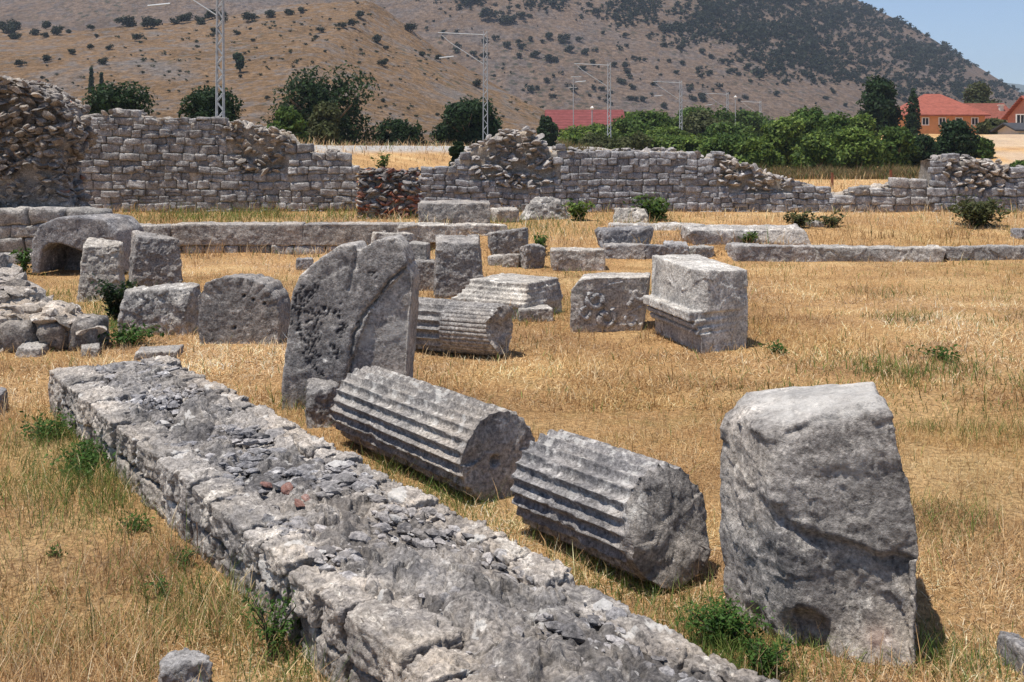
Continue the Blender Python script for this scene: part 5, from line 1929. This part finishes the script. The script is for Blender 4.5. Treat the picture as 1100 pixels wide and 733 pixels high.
    for x, y in zip(PX, PY):
        lim = np.interp(x, [440, 650, 760, 850, 1000, 1100], [10, 30, 66, 94, 120, 126])
        pr = np.clip((lim - y) / 30 + .12, .03, 1.0)
        nz_ = vnoise(np.array([[x * .022, y * .05, 0]]), 5)[0] + .5 * vnoise(np.array([[x * .06, y * .14, 0]]), 6)[0]
        pr *= np.clip(.7 + 1.1 * nz_ + .5 * np.clip((lim - y) / 60, 0, 1), .04, 1)
        if rs.random() > pr: continue
        p = march(x, y, hillB, 470, 1300, 5)
        if p is None: continue
        a, c = T0[rs.integers(4)]
        s = rs.uniform(2.0, 4.0) * rs.choice([1, 1, 1.5, 2.2]) * (1 + .6 * max(0, nz_)) / F * p[1]
        an = rs.uniform(0, 6.28); R = np.array([[math.cos(an), -math.sin(an), 0], [math.sin(an), math.cos(an), 0], [0, 0, .9]])
        V = (a.reshape(-1, 3) @ R.T) * s + p
        Vs.append(V); Qs.append(np.arange(len(V)).reshape(-1, 4) + n0); Cs.append(c.reshape(-1, 4)[:, :3]); n0 += len(V); cnt += 1
    for _ in range(800):
        x = rs.uniform(-10, 600); y = rs.uniform(0, 128)
        if vnoise(np.array([[x * .012, y * .03, 3.3]]), 8)[0] < rs.uniform(-.5, .6): continue
        p = march(x, y, hillA, 190, 500, 2)
        if p is None: continue
        a, c = T0[rs.integers(4)]
        sz = rs.uniform(1.6, 5.2) / F * p[1]
        V = a.reshape(-1, 3) * sz * np.array([1.2, 1, .8]) + p
        Vs.append(V); Qs.append(np.arange(len(V)).reshape(-1, 4) + n0); Cs.append(c.reshape(-1, 4)[:, :3] * 1.5); n0 += len(V)
    o = link('hillside_scrub', mesh('hillside_scrub', np.concatenate(Vs), [np.concatenate(Qs)], M_LEAF, False, {'Col': np.concatenate(Cs)}))
    tag(o, 'dense dark scrub on the upper far hill and low tufts on the near one', 'scrub', kind='stuff')
    print('scrub', cnt)


shrubs()


# ---- haze: even pale air
def haze():
    a = Acc(); a.box(-2200, 6500, -200, 5200, -60, 420)
    m = bpy.data.materials.new('haze'); m.use_nodes = True
    nt = m.node_tree; nt.nodes.clear()
    out = nt.nodes.new('ShaderNodeOutputMaterial'); v = nt.nodes.new('ShaderNodeVolumePrincipled')
    v.inputs['Color'].default_value = (.74, .84, 1.0, 1); v.inputs['Density'].default_value = .00018
    v.inputs['Anisotropy'].default_value = .2
    nt.links.new(v.outputs[0], out.inputs['Volume'])
    o = a.build('haze', m, smooth=False)
    tag(o, 'thin bluish summer haze over the valley', 'haze', kind='stuff')


haze()

# ------------------------------------------------------------------ light, sky, camera
EL = math.radians(73)
sx, sy = -.80, -.34
hl = math.hypot(sx, sy)
D = Vector((sx / hl * math.cos(EL), sy / hl * math.cos(EL), math.sin(EL)))
sun = bpy.data.lights.new('sun', 'SUN')
sun.energy = 4.2; sun.angle = math.radians(.5); sun.color = (1, .955, .88)
so = bpy.data.objects.new('sun', sun); COL.objects.link(so)
so.rotation_euler = D.to_track_quat('Z', 'Y').to_euler()
so.location = (-20, -20, 60)
w = bpy.data.worlds.new('World'); SC.world = w
w.use_nodes = True
nt = w.node_tree
sk = nt.nodes.new('ShaderNodeTexSky'); sk.sky_type = 'NISHITA'; sk.sun_disc = False
sk.sun_elevation = EL; sk.sun_rotation = math.atan2(sx, sy)
sk.air_density = .8; sk.dust_density = .2; sk.ozone_density = 3.0
bg = nt.nodes['Background']
nt.links.new(sk.outputs[0], bg.inputs[0]); bg.inputs[1].default_value = .09

cam = bpy.data.cameras.new('camera')
co = bpy.data.objects.new('camera', cam); COL.objects.link(co)
co.location = (0, 0, EYE); co.rotation_euler = (math.pi / 2, 0, 0)
cam.sensor_width = 36; cam.lens = 36 * F / 1100
cam.shift_y = -(366.5 - HZ) / 1100
cam.clip_start = .05; cam.clip_end = 20000
SC.camera = co
SC.view_settings.view_transform = 'Standard'; SC.view_settings.look = 'None'
SC.view_settings.exposure = .66; SC.view_settings.gamma = 1
SC.cycles.use_denoising = True
SC.cycles.denoising_prefilter = 'NONE'
SC.cycles.max_bounces = 5; SC.cycles.diffuse_bounces = 3; SC.cycles.transparent_max_bounces = 8
SC.cycles.volume_bounces = 0
